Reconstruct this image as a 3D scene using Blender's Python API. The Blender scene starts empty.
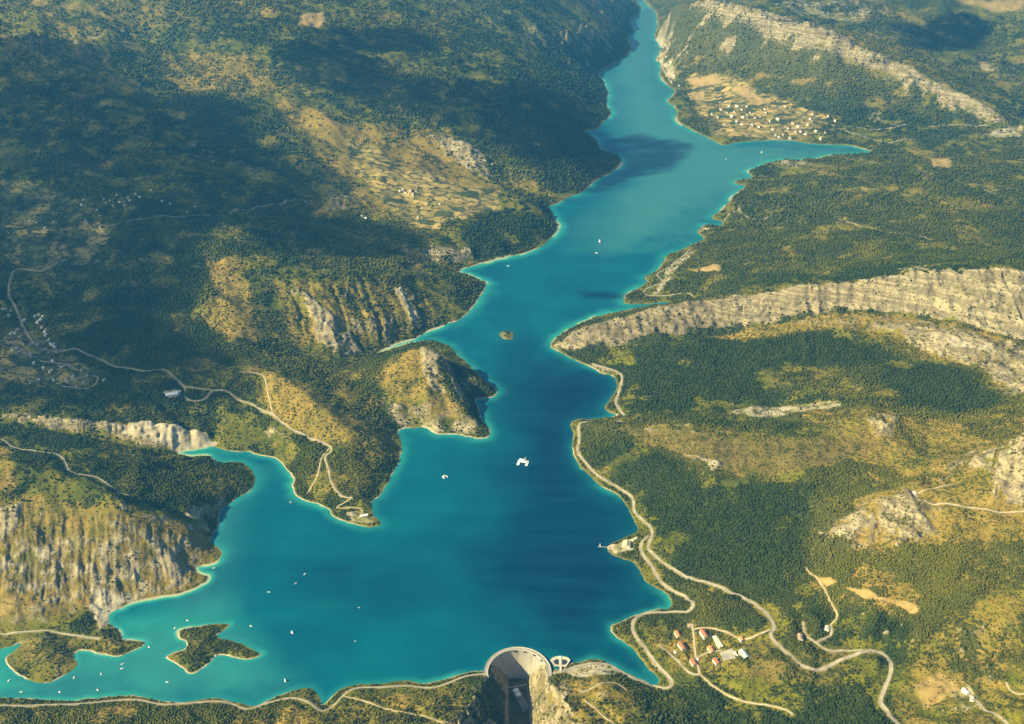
FINE = 0.0015
import bpy, bmesh, math, random
import numpy as np
from mathutils import Vector, Matrix

random.seed(7)
RNG = np.random.default_rng(11)
SC = bpy.context.scene
COL = SC.collection
rad = math.radians

# ------------------------------------------------------------------ survey
# metres, lake surface at z = 0, +Y is up the valley. The aircraft is at (0, 0, CAM_H).
CAM_H, FOC, PITCH = 2180.0, 1000.0, rad(30)
CP, SP = math.cos(PITCH), math.sin(PITCH)
S_MAX = 1.02


def P(u, v, h=0.0):
    """sight line of a survey mark (u, v), cut at height h -> plan x, y"""
    u = np.asarray(u, float); v = np.asarray(v, float); h = np.asarray(h, float)
    xc = (u - 512) / FOC; yc = (362 - v) / FOC
    t = (CAM_H - h) / (SP - yc * CP)
    return t * xc, t * (CP + yc * SP)


# ------------------------------------------------------------------ noise
def _hash(ix, iy, seed):
    n = (ix.astype(np.int64) * 374761393 + iy.astype(np.int64) * 668265263 + seed * 1442695041) & 0xFFFFFFFF
    n = ((n ^ (n >> 13)) * 1274126177) & 0xFFFFFFFF
    return (n ^ (n >> 16)) & 0xFFFFFFFF


def gnoise(x, y, seed=0):
    ix = np.floor(x); iy = np.floor(y)
    fx = (x - ix).astype(np.float32); fy = (y - iy).astype(np.float32)
    ux = fx * fx * fx * (fx * (fx * 6 - 15) + 10); uy = fy * fy * fy * (fy * (fy * 6 - 15) + 10)

    def g(ax, ay, dx, dy):
        a = _hash(ax, ay, seed).astype(np.float32) * np.float32(2 * math.pi / 4294967296.0)
        return np.cos(a) * dx + np.sin(a) * dy
    n00 = g(ix, iy, fx, fy); n10 = g(ix + 1, iy, fx - 1, fy)
    n01 = g(ix, iy + 1, fx, fy - 1); n11 = g(ix + 1, iy + 1, fx - 1, fy - 1)
    a = n00 + ux * (n10 - n00); b = n01 + ux * (n11 - n01)
    return (a + uy * (b - a)) * 1.5


def fbm(x, y, wl, octv=4, seed=0, gain=0.5, ridged=False):
    out = np.zeros(np.shape(x), np.float32); amp = 1.0; tot = 0
    f = 1.0 / wl
    for o in range(octv):
        n = gnoise(x * f + 13.7 * o, y * f - 7.3 * o, seed + o * 17)
        if ridged:
            n = 1 - 2 * np.abs(n)
        out += amp * n; tot += amp; amp *= gain; f *= 2.03
    return out / tot


def sstep(a, b, x):
    t = np.clip((x - a) / (b - a), 0, 1)
    return t * t * (3 - 2 * t)


# ------------------------------------------------------------------ shore lines (survey marks at lake level)
SHORE_R = [(549,673),(556,669),(562,668),(572,663),(580,662),(587,660),(594,659),(602,660.5),(612,665),(622,670),(634,676.5),(647,683),(655.7,685.5),
 (659.5,680.5),(652,672),(642,660.5),(634.5,650.5),(624.5,643),(614.5,635.5),(611,629),(614.5,624),(624.5,620),(634.5,615.5),
 (644.5,612),(657,609),(669.5,608),(671,602),(664.5,593),(654.5,587),(646,582),(641,574),(638,568),(632,562),(622,559),(614.5,556),
 (607,549),(612,543),(624.5,537),(634.5,533),(637,526),(632,517),(628,508),(622,499.5),(612,492),(602,487),(594.5,481),(587,473),
 (579.5,466),(573,454.5),(572,444.5),(573,434.5),(571,427),(575,420),(590,419),(608,417),(617,415),(608,412),(604.5,407),(609.5,399.5),
 (614.5,393),(617,386),(614.5,378),(607,374.5),(599.5,373),(592,368),(584.5,364.5),(574.5,360),(562,353.5),(550,346),
 (558,336),(580,323),(600,316),(630,309),(655,305),(672,303.5),(662,302),(647,304),(624.5,303.5),(623,300),(627,293.5),(637,288.5),(644.5,283.5),
 (647,281),(644.5,277),(656,271),(664.5,261),(667,255),(687,247),(699.5,241),(703,237),(697,232),(701,227),(707,225),(719.5,226),
 (722,222),(712,218.5),(719.5,211),(727,203.5),(732,196),(744.5,187),(734.5,183.5),(737,180),(752,177.5),(748,171),(762,165),
 (768,162.5),(783,160),(815.5,159),(830.5,155),(855,154),(870,152),(863,149),(848,145.5),(818,144.5),(793,141),(775.5,140),(762,141),
 (737,142.5),(724.5,145.5),(712,140),(699.5,134),(687,127.5),(678,122.5),(676,115),(674.5,107.5),(667,101),(674.5,91),(664.5,82.5),
 (659.5,72.5),(661,62.5),(656,60),(662,47.5),(654.5,37.5),(657,27.5),(656,15),(648,5),(642,-2)]
SHORE_L = [(634,-2),(642,7.5),(637,16),(631,21),(634.5,31),(627,39),(633,49),(622,59),(612,65),(599.5,74),(604.5,82.5),(608,92.5),(607,105),
 (611,114),(602,124),(594.5,130),(585,131),(597,140),(602,150),(619.5,156),(621,164),(612,172.5),(597,180),(582,192),(569.5,197),
 (557,204),(549,207),(553,213.5),(558,228.5),(548,241),(534.5,250),(512,256),(506,257),(481,263.5),(460,271),(468.5,275),(478.5,279),
 (486,282),(485,288.5),(476,303.5),(463.5,317),(446,325),(431,330),(416,338.5),(401,342),(388.5,347.5),(378.5,353),
 (400,346),(425,340),(446,344),(458,355),(468.5,364),(481,377),(496,389.5),(493.5,397),(476,399.5),(478.5,406),(482,419.5),(490,429.5),(487,438),
 (473.5,438),(456,434.5),(438.5,434.5),(426,428),(411,428),(398.5,431),(402,444.5),(400,459.5),(391,477),(381,494.5),(372,502),
 (373.5,514.5),(380,521),(378.5,526),(366,527),(348.5,523),(333.5,517),(328.5,509.5),(318.5,504.5),(308.5,502),(296,496),(292,487),
 (293.5,478),(286,469.5),(280,462),(273.5,458),(256,454.5),(250,452),(227.5,451),(215,447),(200,448),(177.5,453),(190,456),(207.5,455.5),
 (220,462),(240,462),(252.5,471),(255,482),(250,491),(235,499.5),(221,511),(219,524.5),(211,541),(222.5,552),(215,563),(197.5,567),
 (197.5,572),(209,578),(200,585.5),(185,592),(170,595.5),(150,599),(135,602),(122.5,608),(110,614),(110,624),(120,630.5),(122.5,639),
 (145,642),(137.5,649),(117.5,657),(100,654),(82.5,650.5),(74,655.5),(77.5,665.5),(60,678),(45,683),(25,679),(12.5,670.5),(5,659),
 (15,650),(20,643),(5,648),(-30,654),(-90,650),(-150,662),(-190,690),(-150,706),(-90,702),(-40,700),
 (0,697),(22,698),(67.5,700.5),(92.5,698),(120,695.5),(135,695.5),(160,700.5),(185,702),(212.5,698),(235,702),(250,705.5),(258,705),
 (271,699),(293.5,690.5),(311,688),(320,698),(322,705),(331,697),(341,689),(351,685.5),(363.5,684),(386,683),(403.5,680.5),
 (418.5,683),(431,682.5),(448.5,678),(468.5,672),(486,671)]
ISLE = [(179,630.5),(190,627),(212,624),(229,624),(226,629),(217,635.5),(225,639),(240,643),(255,650.5),(261,654),(254,658.5),(240,659),
 (225,655.5),(215,657),(210,663),(197.5,672),(189,674),(180,667),(166,658),(172.5,653),(185,649),(186,643),(179,638)]
ROCK = [(500,334),(503,331.5),(509,331.5),(514,334),(513,338),(508,339.5),(503,338.5)]


def smooth_poly(pts, closed, seed, sub=4, jit=2.2):
    a = np.array(pts, float); x, y = P(a[:, 0], a[:, 1]); q = np.stack([x, y], 1)
    n = len(q); out = []
    rng = range(n if closed else n - 1)
    for i in rng:
        p0 = q[(i - 1) % n] if closed or i > 0 else q[0]; p1 = q[i]; p2 = q[(i + 1) % n]
        p3 = q[(i + 2) % n] if closed or i + 2 < n else q[-1]
        for k in range(sub):
            t = k / sub
            c = 0.5 * ((2 * p1) + (-p0 + p2) * t + (2 * p0 - 5 * p1 + 4 * p2 - p3) * t * t + (-p0 + 3 * p1 - 3 * p2 + p3) * t ** 3)
            s = c[1] / 2300 * jit
            if k:
                c = c + np.array([gnoise(np.array([c[0] / 31.]), np.array([c[1] / 31.]), seed)[0], gnoise(np.array([c[0] / 29.]), np.array([c[1] / 29.]), seed + 5)[0]]) * s * 2
            out.append(c)
    if not closed:
        out.append(q[-1])
    return np.array(out)


# the arch dam: a half circle in plan between its two abutments
DAM_L = P(486, 672, 4); DAM_R = P(549.5, 673, 4)
DAM_C = np.array([(DAM_L[0] + DAM_R[0]) / 2, (DAM_L[1] + DAM_R[1]) / 2])
DAM_RAD = (DAM_R[0] - DAM_L[0]) / 2
arc = [DAM_C + DAM_RAD * np.array([math.cos(a), math.sin(a)]) for a in np.linspace(math.pi, 0, 26)]
right = smooth_poly(SHORE_R, False, 3)
left = smooth_poly(SHORE_L, False, 4)
LAKE = np.concatenate([right, [np.array(P(640, -14)) + [60, 1500], np.array(P(634, -14)) + [-300, 1500]], left, np.array(arc)[1:-1]])
ISLE_P = smooth_poly(ISLE, True, 5)
ROCK_P = smooth_poly(ROCK, True, 6)


def poly_dist(px, py, poly, closed=True):
    """unsigned distance to the polyline and even-odd inside test"""
    d2 = np.full(px.shape, 1e18); ins = np.zeros(px.shape, bool)
    n = len(poly)
    for i in range(n if closed else n - 1):
        x1, y1 = poly[i]; x2, y2 = poly[(i + 1) % n]
        dx, dy = x2 - x1, y2 - y1; L = dx * dx + dy * dy + 1e-9
        t = np.clip(((px - x1) * dx + (py - y1) * dy) / L, 0, 1)
        e = (px - x1 - t * dx) ** 2 + (py - y1 - t * dy) ** 2
        np.minimum(d2, e, out=d2)
        if closed and y1 != y2:
            c = ((y1 > py) != (y2 > py)) & (px < (x2 - x1) * (py - y1) / (y2 - y1) + x1)
            ins ^= c
    return np.sqrt(d2), ins


def water_sdf(px, py):
    """positive on water, negative on land"""
    d, i = poly_dist(px, py, LAKE)
    s = np.where(i, d, -d)
    for q in (ISLE_P, ROCK_P):
        near = (np.abs(px - q[:, 0].mean()) < 600) & (np.abs(py - q[:, 1].mean()) < 600)
        if near.any():
            d, i = poly_dist(px[near], py[near], q)
            s[near] = np.minimum(s[near], np.where(i, -d, d))
    return s


# ------------------------------------------------------------------ relief: ridge, valley, cliff and terrace lines (u, v, height)
LINES = [
 # near left block with the badlands
 [(-120,470,260),(0,462,215),(60,475,190),(110,500,165),(150,512,132),(185,505,80),(225,490,26)],
 [(-100,440,215),(0,432,165),(60,437,140),(120,445,100),(170,457,45),(200,462,18)],
 [(0,520,150),(50,540,110),(100,545,95),(150,545,80),(190,552,30)],
 [(-120,600,70),(0,590,70),(50,590,48),(100,585,36),(150,583,22)],
 [(-120,625,30),(0,622,20),(50,618,18),(90,618,9)],
 [(15,655,9),(45,662,18),(65,656,14)], [(40,636,9),(80,640,16),(120,642,11)],
 # island
 [(186,632,10),(215,628,9)], [(180,657,12),(197,655,20),(205,645,16)], [(215,650,16),(245,652,10)],
 [(504,335,14),(510,335,12)],
 # inlet valley and white cliff on its far side
 [(210,449,1),(178,454,2),(120,447,30),(60,433,70),(0,427,95),(-120,427,130)],
 [(222,447,16),(195,432,52),(170,431,60),(150,424,74),(110,421,88),(50,418,112),(0,415,130),(-120,410,160)],
 # left basin
 [(-120,390,190),(0,392,140),(60,385,128),(105,392,115),(160,402,100),(215,415,75)],
 [(-120,340,220),(0,340,165),(50,350,150),(100,365,140),(160,375,125),(220,392,108)],
 [(-120,280,270),(0,270,230),(80,280,225),(140,300,205),(190,330,170)],
 [(-150,200,390),(0,205,335),(60,215,320),(110,205,335),(170,205,330),(240,208,300)],
 [(-150,150,480),(0,150,440),(60,150,440),(130,150,430),(200,160,400)],
 [(-150,90,640),(0,85,610),(60,82,610),(110,80,600),(130,88,570)],
 [(-150,28,900),(0,26,800),(60,22,790),(105,22,770),(120,60,640),(150,95,520),(200,122,455),(260,165,345),(300,190,270)],
 [(-150,0,960),(0,0,860),(100,0,840),(200,-5,820)],
 [(130,40,640),(180,55,580),(230,80,520),(270,100,445),(330,130,345)],
 [(190,20,720),(250,50,610),(330,70,490),(420,85,390),(500,110,290),(560,140,150)],
 [(180,90,500),(240,130,405),(290,165,320)],
 [(250,20,680),(300,15,680),(330,12,670),(420,20,560),(500,25,480),(570,30,330),(620,25,180)],
 [(330,45,520),(420,55,430),(500,70,340),(560,80,220),(600,78,40)],
 [(400,-8,720),(500,-8,620),(580,-8,420),(625,-6,160)],
 # field plateau and its cliffs over the lake
 [(330,110,390),(400,120,320),(430,135,262),(470,150,195),(520,165,130),(580,165,90),(612,162,30)],
 [(435,155,190),(470,172,120),(520,185,70),(560,190,30)],
 [(340,145,290),(380,160,235),(420,180,180),(480,195,130),(530,205,82),(552,215,25)],
 [(345,195,205),(400,205,165),(460,215,125),(510,222,85),(545,228,35)],
 [(410,240,118),(450,247,90),(500,243,62)], [(420,262,45),(455,266,12),(480,260,10)],
 [(300,190,270),(345,190,235),(352,205,215)], [(310,215,175),(345,225,160)],
 # valley behind the bare ridge
 [(270,220,215),(320,235,160),(380,245,120),(430,262,45),(458,272,4)],
 [(230,215,290),(225,232,290)],
 # bare gullied ridge
 [(486,283,4),(470,279,32),(440,276,82),(400,276,138),(350,277,190),(300,275,225),(262,268,250),(235,258,275),(215,255,280),(190,262,265)],
 [(205,290,215),(225,300,225),(245,330,150),(262,345,105)],
 [(150,320,170),(190,345,140),(230,360,112)],
 [(280,350,75),(320,358,42),(350,356,20),(378,354,1)],
 [(330,315,128),(365,318,105),(400,320,62),(430,318,30)],
 # rocky promontory
 [(372,378,78),(392,362,112),(415,350,152),(432,349,160),(442,358,138),(448,375,108),(455,395,75),(468,415,42),(484,432,12)],
 [(398,400,85),(405,418,34)], [(425,385,128),(428,408,68),(440,425,30)],
 [(455,368,40),(472,380,44),(490,390,14)], [(452,385,24),(468,395,12)],
 [(330,372,52),(360,366,30),(378,357,4)], [(350,385,66),(375,395,50),(390,420,22)],
 # long promontory with the road
 [(215,385,120),(250,372,138),(275,375,150),(300,392,138),(325,412,118),(345,432,88),(352,452,64),(358,480,34),(362,505,14)],
 [(240,405,88),(280,425,72),(310,440,66),(330,455,50)], [(265,440,22),(290,452,28),(310,475,28),(322,495,10)],
 [(375,440,58),(385,462,28)], [(385,500,1),(378,510,3)],
 # right bank, long cliff (crest, then foot)
 [(552,345,3),(565,338,24),(583,328,52),(622,317,92),(662,308,124),(700,300,150),(760,291,205),(800,287,240),(850,281,285),(900,276,325),(950,272,350),(1000,272,358),(1024,276,350),(1100,290,330),(1200,310,330)],
 [(556,351,2),(580,352,10),(610,346,35),(650,341,62),(700,334,84),(760,324,112),(800,317,138),(850,313,168),(900,314,196),(950,322,210),(1000,334,215),(1030,345,215),(1100,370,215)],
 [(625,312,20),(655,305,10),(672,304,4),(720,293,140),(800,278,198),(900,265,258),(1024,262,265),(1150,270,265)],
 [(610,357,12),(625,375,12),(622,395,9),(620,412,9)],
 [(660,365,42),(720,365,75),(780,355,108),(850,350,150),(930,365,180),(1000,380,215),(1100,400,240)],
 [(640,410,25),(700,405,50),(760,400,86),(830,398,128),(900,398,165),(960,405,190),(1030,420,240)],
 # brown spur
 [(573,424,5),(600,421,40),(650,424,85),(700,429,122),(760,435,155),(800,437,175),(845,425,196),(880,415,215),(910,425,205)],
 [(600,424,12),(650,424,38),(720,422,80),(790,424,130),(840,412,150)],
 [(590,450,12),(640,462,55),(700,474,98),(760,478,130),(800,470,150),(850,462,180),(910,462,215),(960,450,240),(1024,430,290),(1120,420,350)],
 [(640,505,18),(700,520,62),(750,530,95),(800,520,128),(840,500,160),(900,482,218),(960,465,258),(1000,450,290)],
 [(650,555,14),(690,572,36),(740,590,60),(775,605,72)],
 [(660,545,32),(720,560,70),(780,565,105),(820,555,140),(850,520,186),(880,500,225),(905,490,250),(925,500,250),(935,525,235)],
 [(870,545,170),(910,540,205),(930,535,215)],
 [(985,500,285),(1000,470,330),(1015,450,360),(1040,440,400),(1120,430,470)],
 [(940,505,262),(1000,512,285),(1030,515,300),(1120,520,380)],
 [(820,575,130),(880,592,160),(920,605,175),(1000,590,230),(1080,590,290)],
 [(800,640,78),(830,640,84),(860,655,98),(890,658,104),(885,690,100),(900,722,92)],
 [(900,640,138),(960,660,152),(1024,640,204),(1100,640,270)],
 [(900,720,92),(940,700,125),(1000,700,172),(1040,715,200),(1100,720,240)],
 # settlement terrace
 [(640,622,10),(634,640,10),(648,665,10),(668,688,10)], [(655,632,20),(690,635,36),(740,640,58),(775,650,68)],
 [(660,655,20),(700,660,38),(745,668,58),(790,672,74)], [(690,612,24),(650,597,8)],
 [(680,690,25),(720,695,45),(780,690,64),(840,700,78)], [(700,724,30),(780,724,60),(850,724,76)],
 # hill beside the dam
 [(556,674,9),(580,666,6),(600,664,4)], [(565,690,22),(600,685,32),(635,692,22),(660,696,10)], [(560,724,30),(600,724,50),(650,724,40),(700,740,40)],
 # near bank left of the dam
 [(487,674,6),(470,680,12),(430,690,10),(360,692,7),(330,704,7)], [(480,690,24),(440,705,34),(380,705,20),(340,714,16)],
 [(465,724,52),(400,724,46),(330,724,30),(250,720,18),(150,712,14),(50,712,14),(-60,715,18)],
 [(460,760,80),(300,760,75),(150,760,70),(0,760,70),(-150,760,80)],
 # right bank plateau behind the long cliff
 [(660,290,6),(690,296,10),(705,292,30)], [(670,268,10),(700,270,32),(740,265,62),(800,262,92),(870,255,140)],
 [(712,240,12),(760,240,52),(830,240,105),(920,245,150),(1024,250,170),(1150,250,190)],
 [(735,215,12),(780,215,52),(850,205,105),(930,200,140),(1024,205,160),(1150,205,180)],
 [(755,190,10),(800,185,48),(870,180,82),(950,175,100),(1024,175,110),(1150,170,120)],
 [(785,164,6),(830,160,14),(900,157,28),(960,152,36),(1024,148,40),(1150,140,50)],
 [(870,151,1),(910,141,15),(970,130,26),(1000,132,30),(1060,130,40),(1200,130,80)],
 [(800,136,6),(850,125,25),(900,118,40),(950,122,36)],
 # far right ridge (foot, cliff foot, crest, back)
 [(680,100,8),(720,95,25),(760,100,40),(830,112,48)],
 [(700,70,90),(760,62,215),(830,82,200),(900,100,120)],
 [(668,40,25),(672,20,90)],
 [(680,8,330),(720,14,400),(760,24,440),(800,38,400),(830,49,368),(865,64,300),(900,80,222),(940,100,140),(980,122,55)],
 [(665,0,380),(690,1,480),(720,4,535),(760,10,560),(800,24,505),(830,36,465),(865,50,398),(900,62,328),(940,82,240),(960,93,200),(1000,113,112),(1018,125,60)],
 [(1022,132,35),(1010,137,30)],
 [(760,2,470),(830,20,350),(900,43,250),(960,68,150),(1024,100,90),(1150,120,120)],
 [(830,5,420),(900,20,300),(960,45,200),(1024,70,160),(1150,90,200)],
 [(780,-10,520),(850,-6,470),(900,5,400),(950,15,330),(1000,22,300),(1060,40,320)],
 [(900,-10,480),(1000,-6,420),(1100,5,450)],
]
WLINES = [  # plan x, y, height: outside the photograph
 [(-1600,1000,260),(-600,1000,150),(-60,1000,40)], [(120,1000,60),(700,1000,180),(1600,1000,360)],
 [(-1500,1500,130),(-700,1500,110),(-150,1500,90)], [(150,1500,70),(700,1500,130),(1500,1500,300)],
 [(-14000,14500,1150),(-3000,13500,900),(300,14500,520),(1500,13500,560),(14000,14500,900)],
 [(-20000,22000,1200),(0,20000,850),(20000,22000,1200)], [(-6500,6500,980),(-9000,9000,1150)], [(7000,7000,420),(9000,9000,600)],
 [(-3400,3400,330),(-5200,5000,620)], [(3400,3400,520),(4700,5000,420)],
]
SUN_V = Vector((-.80, -.31, .58)).normalized(); SUN_E = 4.9; SKY_E = .058; EXPO = 1.40
HAZE_C = (.07, .36, .82, 1); HAZE_D = 4.0e-5

# ------------------------------------------------------------------ solve the relief on a fan grid (s = x / y, r = ln y)
DS = 0.004
NS = int(2 * S_MAX / DS) + 1
R0, R1 = math.log(950.0), math.log(26000.0)
NR = int((R1 - R0) / DS) + 1
gs = np.linspace(-S_MAX, S_MAX, NS); gr = np.linspace(R0, R1, NR)
DSs = gs[1] - gs[0]; DRr = gr[1] - gr[0]
GY = np.exp(gr)[:, None] * np.ones((1, NS)); GX = gs[None, :] * GY
acc = np.zeros((NR, NS)); cnt = np.zeros((NR, NS))


def put(x, y, h):
    j = np.rint((x / y + S_MAX) / DSs).astype(int); i = np.rint((np.log(np.maximum(y, 1)) - R0) / DRr).astype(int)
    ok = (i >= 0) & (i < NR) & (j >= 0) & (j < NS)
    np.add.at(acc, (i[ok], j[ok]), h[ok]); np.add.at(cnt, (i[ok], j[ok]), 1)


def put_line(q):
    for a, b in zip(q[:-1], q[1:]):
        n = int(np.hypot(a[0] - b[0], a[1] - b[1]) / (0.0015 * min(a[1], b[1]))) + 2
        t = np.linspace(0, 1, n)
        put(a[0] + (b[0] - a[0]) * t, a[1] + (b[1] - a[1]) * t, a[2] + (b[2] - a[2]) * t)


for ln in LINES:
    a = np.array(ln, float); x, y = P(a[:, 0], a[:, 1], a[:, 2]); put_line(np.stack([x, y, a[:, 2]], 1))
for ln in WLINES:
    put_line(np.array(ln, float))

gsdf = np.full((NR, NS), -9999.0)
near = (GY < 16000)
gsdf[near] = water_sdf(GX[near], GY[near])
fixed = cnt > 0
val = np.where(fixed, acc / np.maximum(cnt, 1), 0.0)
wet = gsdf > -0.5 * DS * GY
fixed |= wet; val[wet] = 0.0


def solve(fixed, val, it):
    if min(fixed.shape) < 24:
        h = np.full(fixed.shape, val[fixed].mean() if fixed.any() else 0.0)
    else:
        H, W = fixed.shape; H2, W2 = (H + 1) // 2, (W + 1) // 2
        f = np.zeros((H2 * 2, W2 * 2)); v = np.zeros_like(f)
        f[:H, :W] = fixed; v[:H, :W] = np.where(fixed, val, 0)
        fc = f.reshape(H2, 2, W2, 2).sum((1, 3)); vc = v.reshape(H2, 2, W2, 2).sum((1, 3))
        hc = solve(fc > 0, vc / np.maximum(fc, 1), it)
        h = np.repeat(np.repeat(hc, 2, 0), 2, 1)[:H, :W]
    for k in range(it):
        p = np.pad(h, 1, mode='edge')
        n = (p[:-2, 1:-1] + p[2:, 1:-1] + p[1:-1, :-2] + p[1:-1, 2:]) * 0.25
        h = np.where(fixed, val, n)
    return h


def blur(a, n):
    for _ in range(n):
        p = np.pad(a, 1, mode='edge')
        a = (p[:-2, 1:-1] + p[2:, 1:-1] + p[1:-1, :-2] + p[1:-1, 2:] + 4 * a) / 8
    return a


H0 = solve(fixed, val, 160)
H0 = np.where(wet, 0, blur(H0, 1))
land = ~wet
dl = np.maximum(-gsdf, 0)
amp = sstep(0, 260, dl) * (0.25 + 0.75 * sstep(60, 500, H0))
hills = fbm(GX, GY, 620, 4, 21, 0.5, True) * 52 * amp + fbm(GX, GY, 210, 4, 33) * 22 * sstep(0, 120, dl)
H1 = np.where(land, np.maximum(H0 + hills, np.minimum(dl * 0.12, 5)), 0)

# running water cuts gullies: implicit stream-power erosion over the drainage tree
OFF = [(-1, -1), (-1, 0), (-1, 1), (0, -1), (0, 1), (1, -1), (1, 0), (1, 1)]


def erode(h, iters, k):
    cell = DS * GY
    idx = np.arange(NR * NS).reshape(NR, NS)
    for _ in range(iters):
        p = np.pad(h, 1, constant_values=1e9); pi = np.pad(idx, 1, constant_values=0)
        best = np.zeros_like(h); rec = idx.copy(); dist = cell.copy()
        for dy, dx in OFF:
            L = math.hypot(dy, dx)
            s = (h - p[1 + dy:1 + dy + NR, 1 + dx:1 + dx + NS]) / (cell * L)
            m = s > best
            best = np.where(m, s, best); rec = np.where(m, pi[1 + dy:1 + dy + NR, 1 + dx:1 + dx + NS], rec); dist = np.where(m, cell * L, dist)
        rec[wet] = idx[wet]
        order = np.argsort(h.ravel()).tolist(); rc = rec.ravel().tolist(); area = (cell * cell).ravel().tolist()
        for i in reversed(order):
            j = rc[i]
            if j != i:
                area[j] += area[i]
        fct = (k * np.sqrt(np.array(area)) / dist.ravel()).tolist(); hh = h.ravel().tolist()
        for i in order:
            j = rc[i]
            if j != i and hh[j] < hh[i]:
                f = fct[i]; hh[i] = (hh[i] + f * hh[j]) / (1 + f)
        h = np.array(hh).reshape(NR, NS)
        h = np.where(wet, 0, h * 0.9 + 0.1 * blur(h, 1))
    return h, np.array(area).reshape(NR, NS)


HE, AREA = erode(H1, 8, 0.034)
cutv = blur(np.clip(H1 - HE, -10, 85), 3)
H2 = H1 - cutv

# ------------------------------------------------------------------ final grid
ry = []
r = R0
while r < R1:
    ry.append(r); y = math.exp(r)
    r += (FINE * 1.6 if y < 1750 else FINE if y < 4200 else FINE * 1.25 if y < 7500 else FINE * 1.8 if y < 13500 else 0.02)
RY = np.array(ry); MS = int(2 * S_MAX / FINE) + 1
SX = np.linspace(-S_MAX, S_MAX, MS); MR = len(RY)
Y = np.exp(RY)[:, None] * np.ones((1, MS)); X = SX[None, :] * Y


def samp(grid, x, y):
    j = np.clip((x / y + S_MAX) / DSs, 0, NS - 1.001); i = np.clip((np.log(y) - R0) / DRr, 0, NR - 1.001)
    i0 = i.astype(int); j0 = j.astype(int); a = i - i0; b = j - j0
    return (grid[i0, j0] * (1 - a) * (1 - b) + grid[i0 + 1, j0] * a * (1 - b) + grid[i0, j0 + 1] * (1 - a) * b + grid[i0 + 1, j0 + 1] * a * b)


H2s = blur(H2, 1)
Z = samp(H2s, X, Y)
SDF = samp(gsdf, X, Y)
for i0 in range(0, MR, 40):       # exact shore distance close to the water
    blk = slice(i0, min(i0 + 40, MR)); s = SDF[blk]; m = np.abs(s) < 90 + 0.006 * Y[blk]
    if m.any() and Y[i0, 0] < 16000:
        xs, ys = X[blk][m], Y[blk][m]
        lo, hi = ys.min() - 250, ys.max() + 250
        n = len(LAKE); d2 = np.full(xs.shape, 1e18); ins = np.zeros(xs.shape, bool)
        for k in range(n):
            x1, y1 = LAKE[k]; x2, y2 = LAKE[(k + 1) % n]
            if max(y1, y2) < lo or min(y1, y2) > hi:
                continue
            dx, dy = x2 - x1, y2 - y1; L = dx * dx + dy * dy + 1e-9
            t = np.clip(((xs - x1) * dx + (ys - y1) * dy) / L, 0, 1)
            np.minimum(d2, (xs - x1 - t * dx) ** 2 + (ys - y1 - t * dy) ** 2, out=d2)
            if y1 != y2:
                ins ^= ((y1 > ys) != (y2 > ys)) & (xs < (x2 - x1) * (ys - y1) / (y2 - y1) + x1)
        e = np.sqrt(d2); e = np.where(ins, e, -e)
        for q in (ISLE_P, ROCK_P):
            nr = (np.abs(xs - q[:, 0].mean()) < 400) & (np.abs(ys - q[:, 1].mean()) < 400)
            if nr.any():
                d, ii = poly_dist(xs[nr], ys[nr], q)
                e[nr] = np.minimum(e[nr], np.where(ii, -d, d))
        s[m] = e
DL = np.maximum(-SDF, 0)
N40 = fbm(X, Y, 45, 3, 41); N120 = fbm(X, Y, 130, 4, 43); N15 = fbm(X, Y, 14, 2, 47)
far = sstep(5000, 9000, Y)
Z = Z + (N40 * 5.0 + N15 * 0.9) * sstep(4, 60, DL) * (1 + 1.6 * far)
shore_h = np.minimum(DL * 0.22 + 0.4, 7.0)
Z = np.where(SDF < 0, np.maximum(Z, shore_h), -np.minimum(np.maximum(SDF, 0) * 0.5 + 0.6, 45.0))

# ribs and gullies of the bare marl slopes, flutes of the cliffs: (outline marks u, v, height; rib axis in plan; wavelength; depth)
RIBS = [([(0,505,160),(60,520,120),(110,518,130),(160,520,120),(205,540,40),(195,585,2),(150,597,2),(110,608,2),(80,605,20),(0,600,60)], (0.28, -1), 30, 7),
        ([(275,292,190),(345,282,170),(400,285,120),(440,300,70),(420,332,10),(385,345,5),(330,357,35),(290,345,70)], (0.35, -1), 95, 20),
        ([(560,345,10),(650,314,110),(760,294,200),(900,279,310),(1030,278,345),(1030,340,220),(900,312,200),(760,322,115),(650,340,65)], (0.1, -1), 60, 15),
        ([(700,6,480),(760,12,550),(830,38,450),(900,64,325),(1015,127,60),(975,118,60),(900,80,225),(830,49,370),(760,24,440)], (-0.45, -1), 110, 24),
        ([(0,30,790),(110,25,770),(130,85,570),(0,88,610)], (0.5, -1), 150, 34),
        ([(45,418,110),(150,425,74),(220,442,30),(205,447,8),(175,453,2),(110,440,40),(45,428,90)], (0.2, -1), 34, 8),
        ([(425,133,260),(480,155,180),(500,185,110),(455,178,120)], (0.9, -1), 80, 18),
        ([(990,445,360),(1030,438,390),(1030,505,300),(990,500,285)], (-0.5, -1), 34, 12)]


def soft_mask(x, y, poly, soft):
    m = np.zeros(x.shape, np.float32)
    b = (x > poly[:, 0].min() - soft * 2) & (x < poly[:, 0].max() + soft * 2) & (y > poly[:, 1].min() - soft * 2) & (y < poly[:, 1].max() + soft * 2)
    if b.any():
        d, ins = poly_dist(x[b], y[b], poly)
        m[b] = sstep(-soft, soft, np.where(ins, d, -d))
    return m


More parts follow.
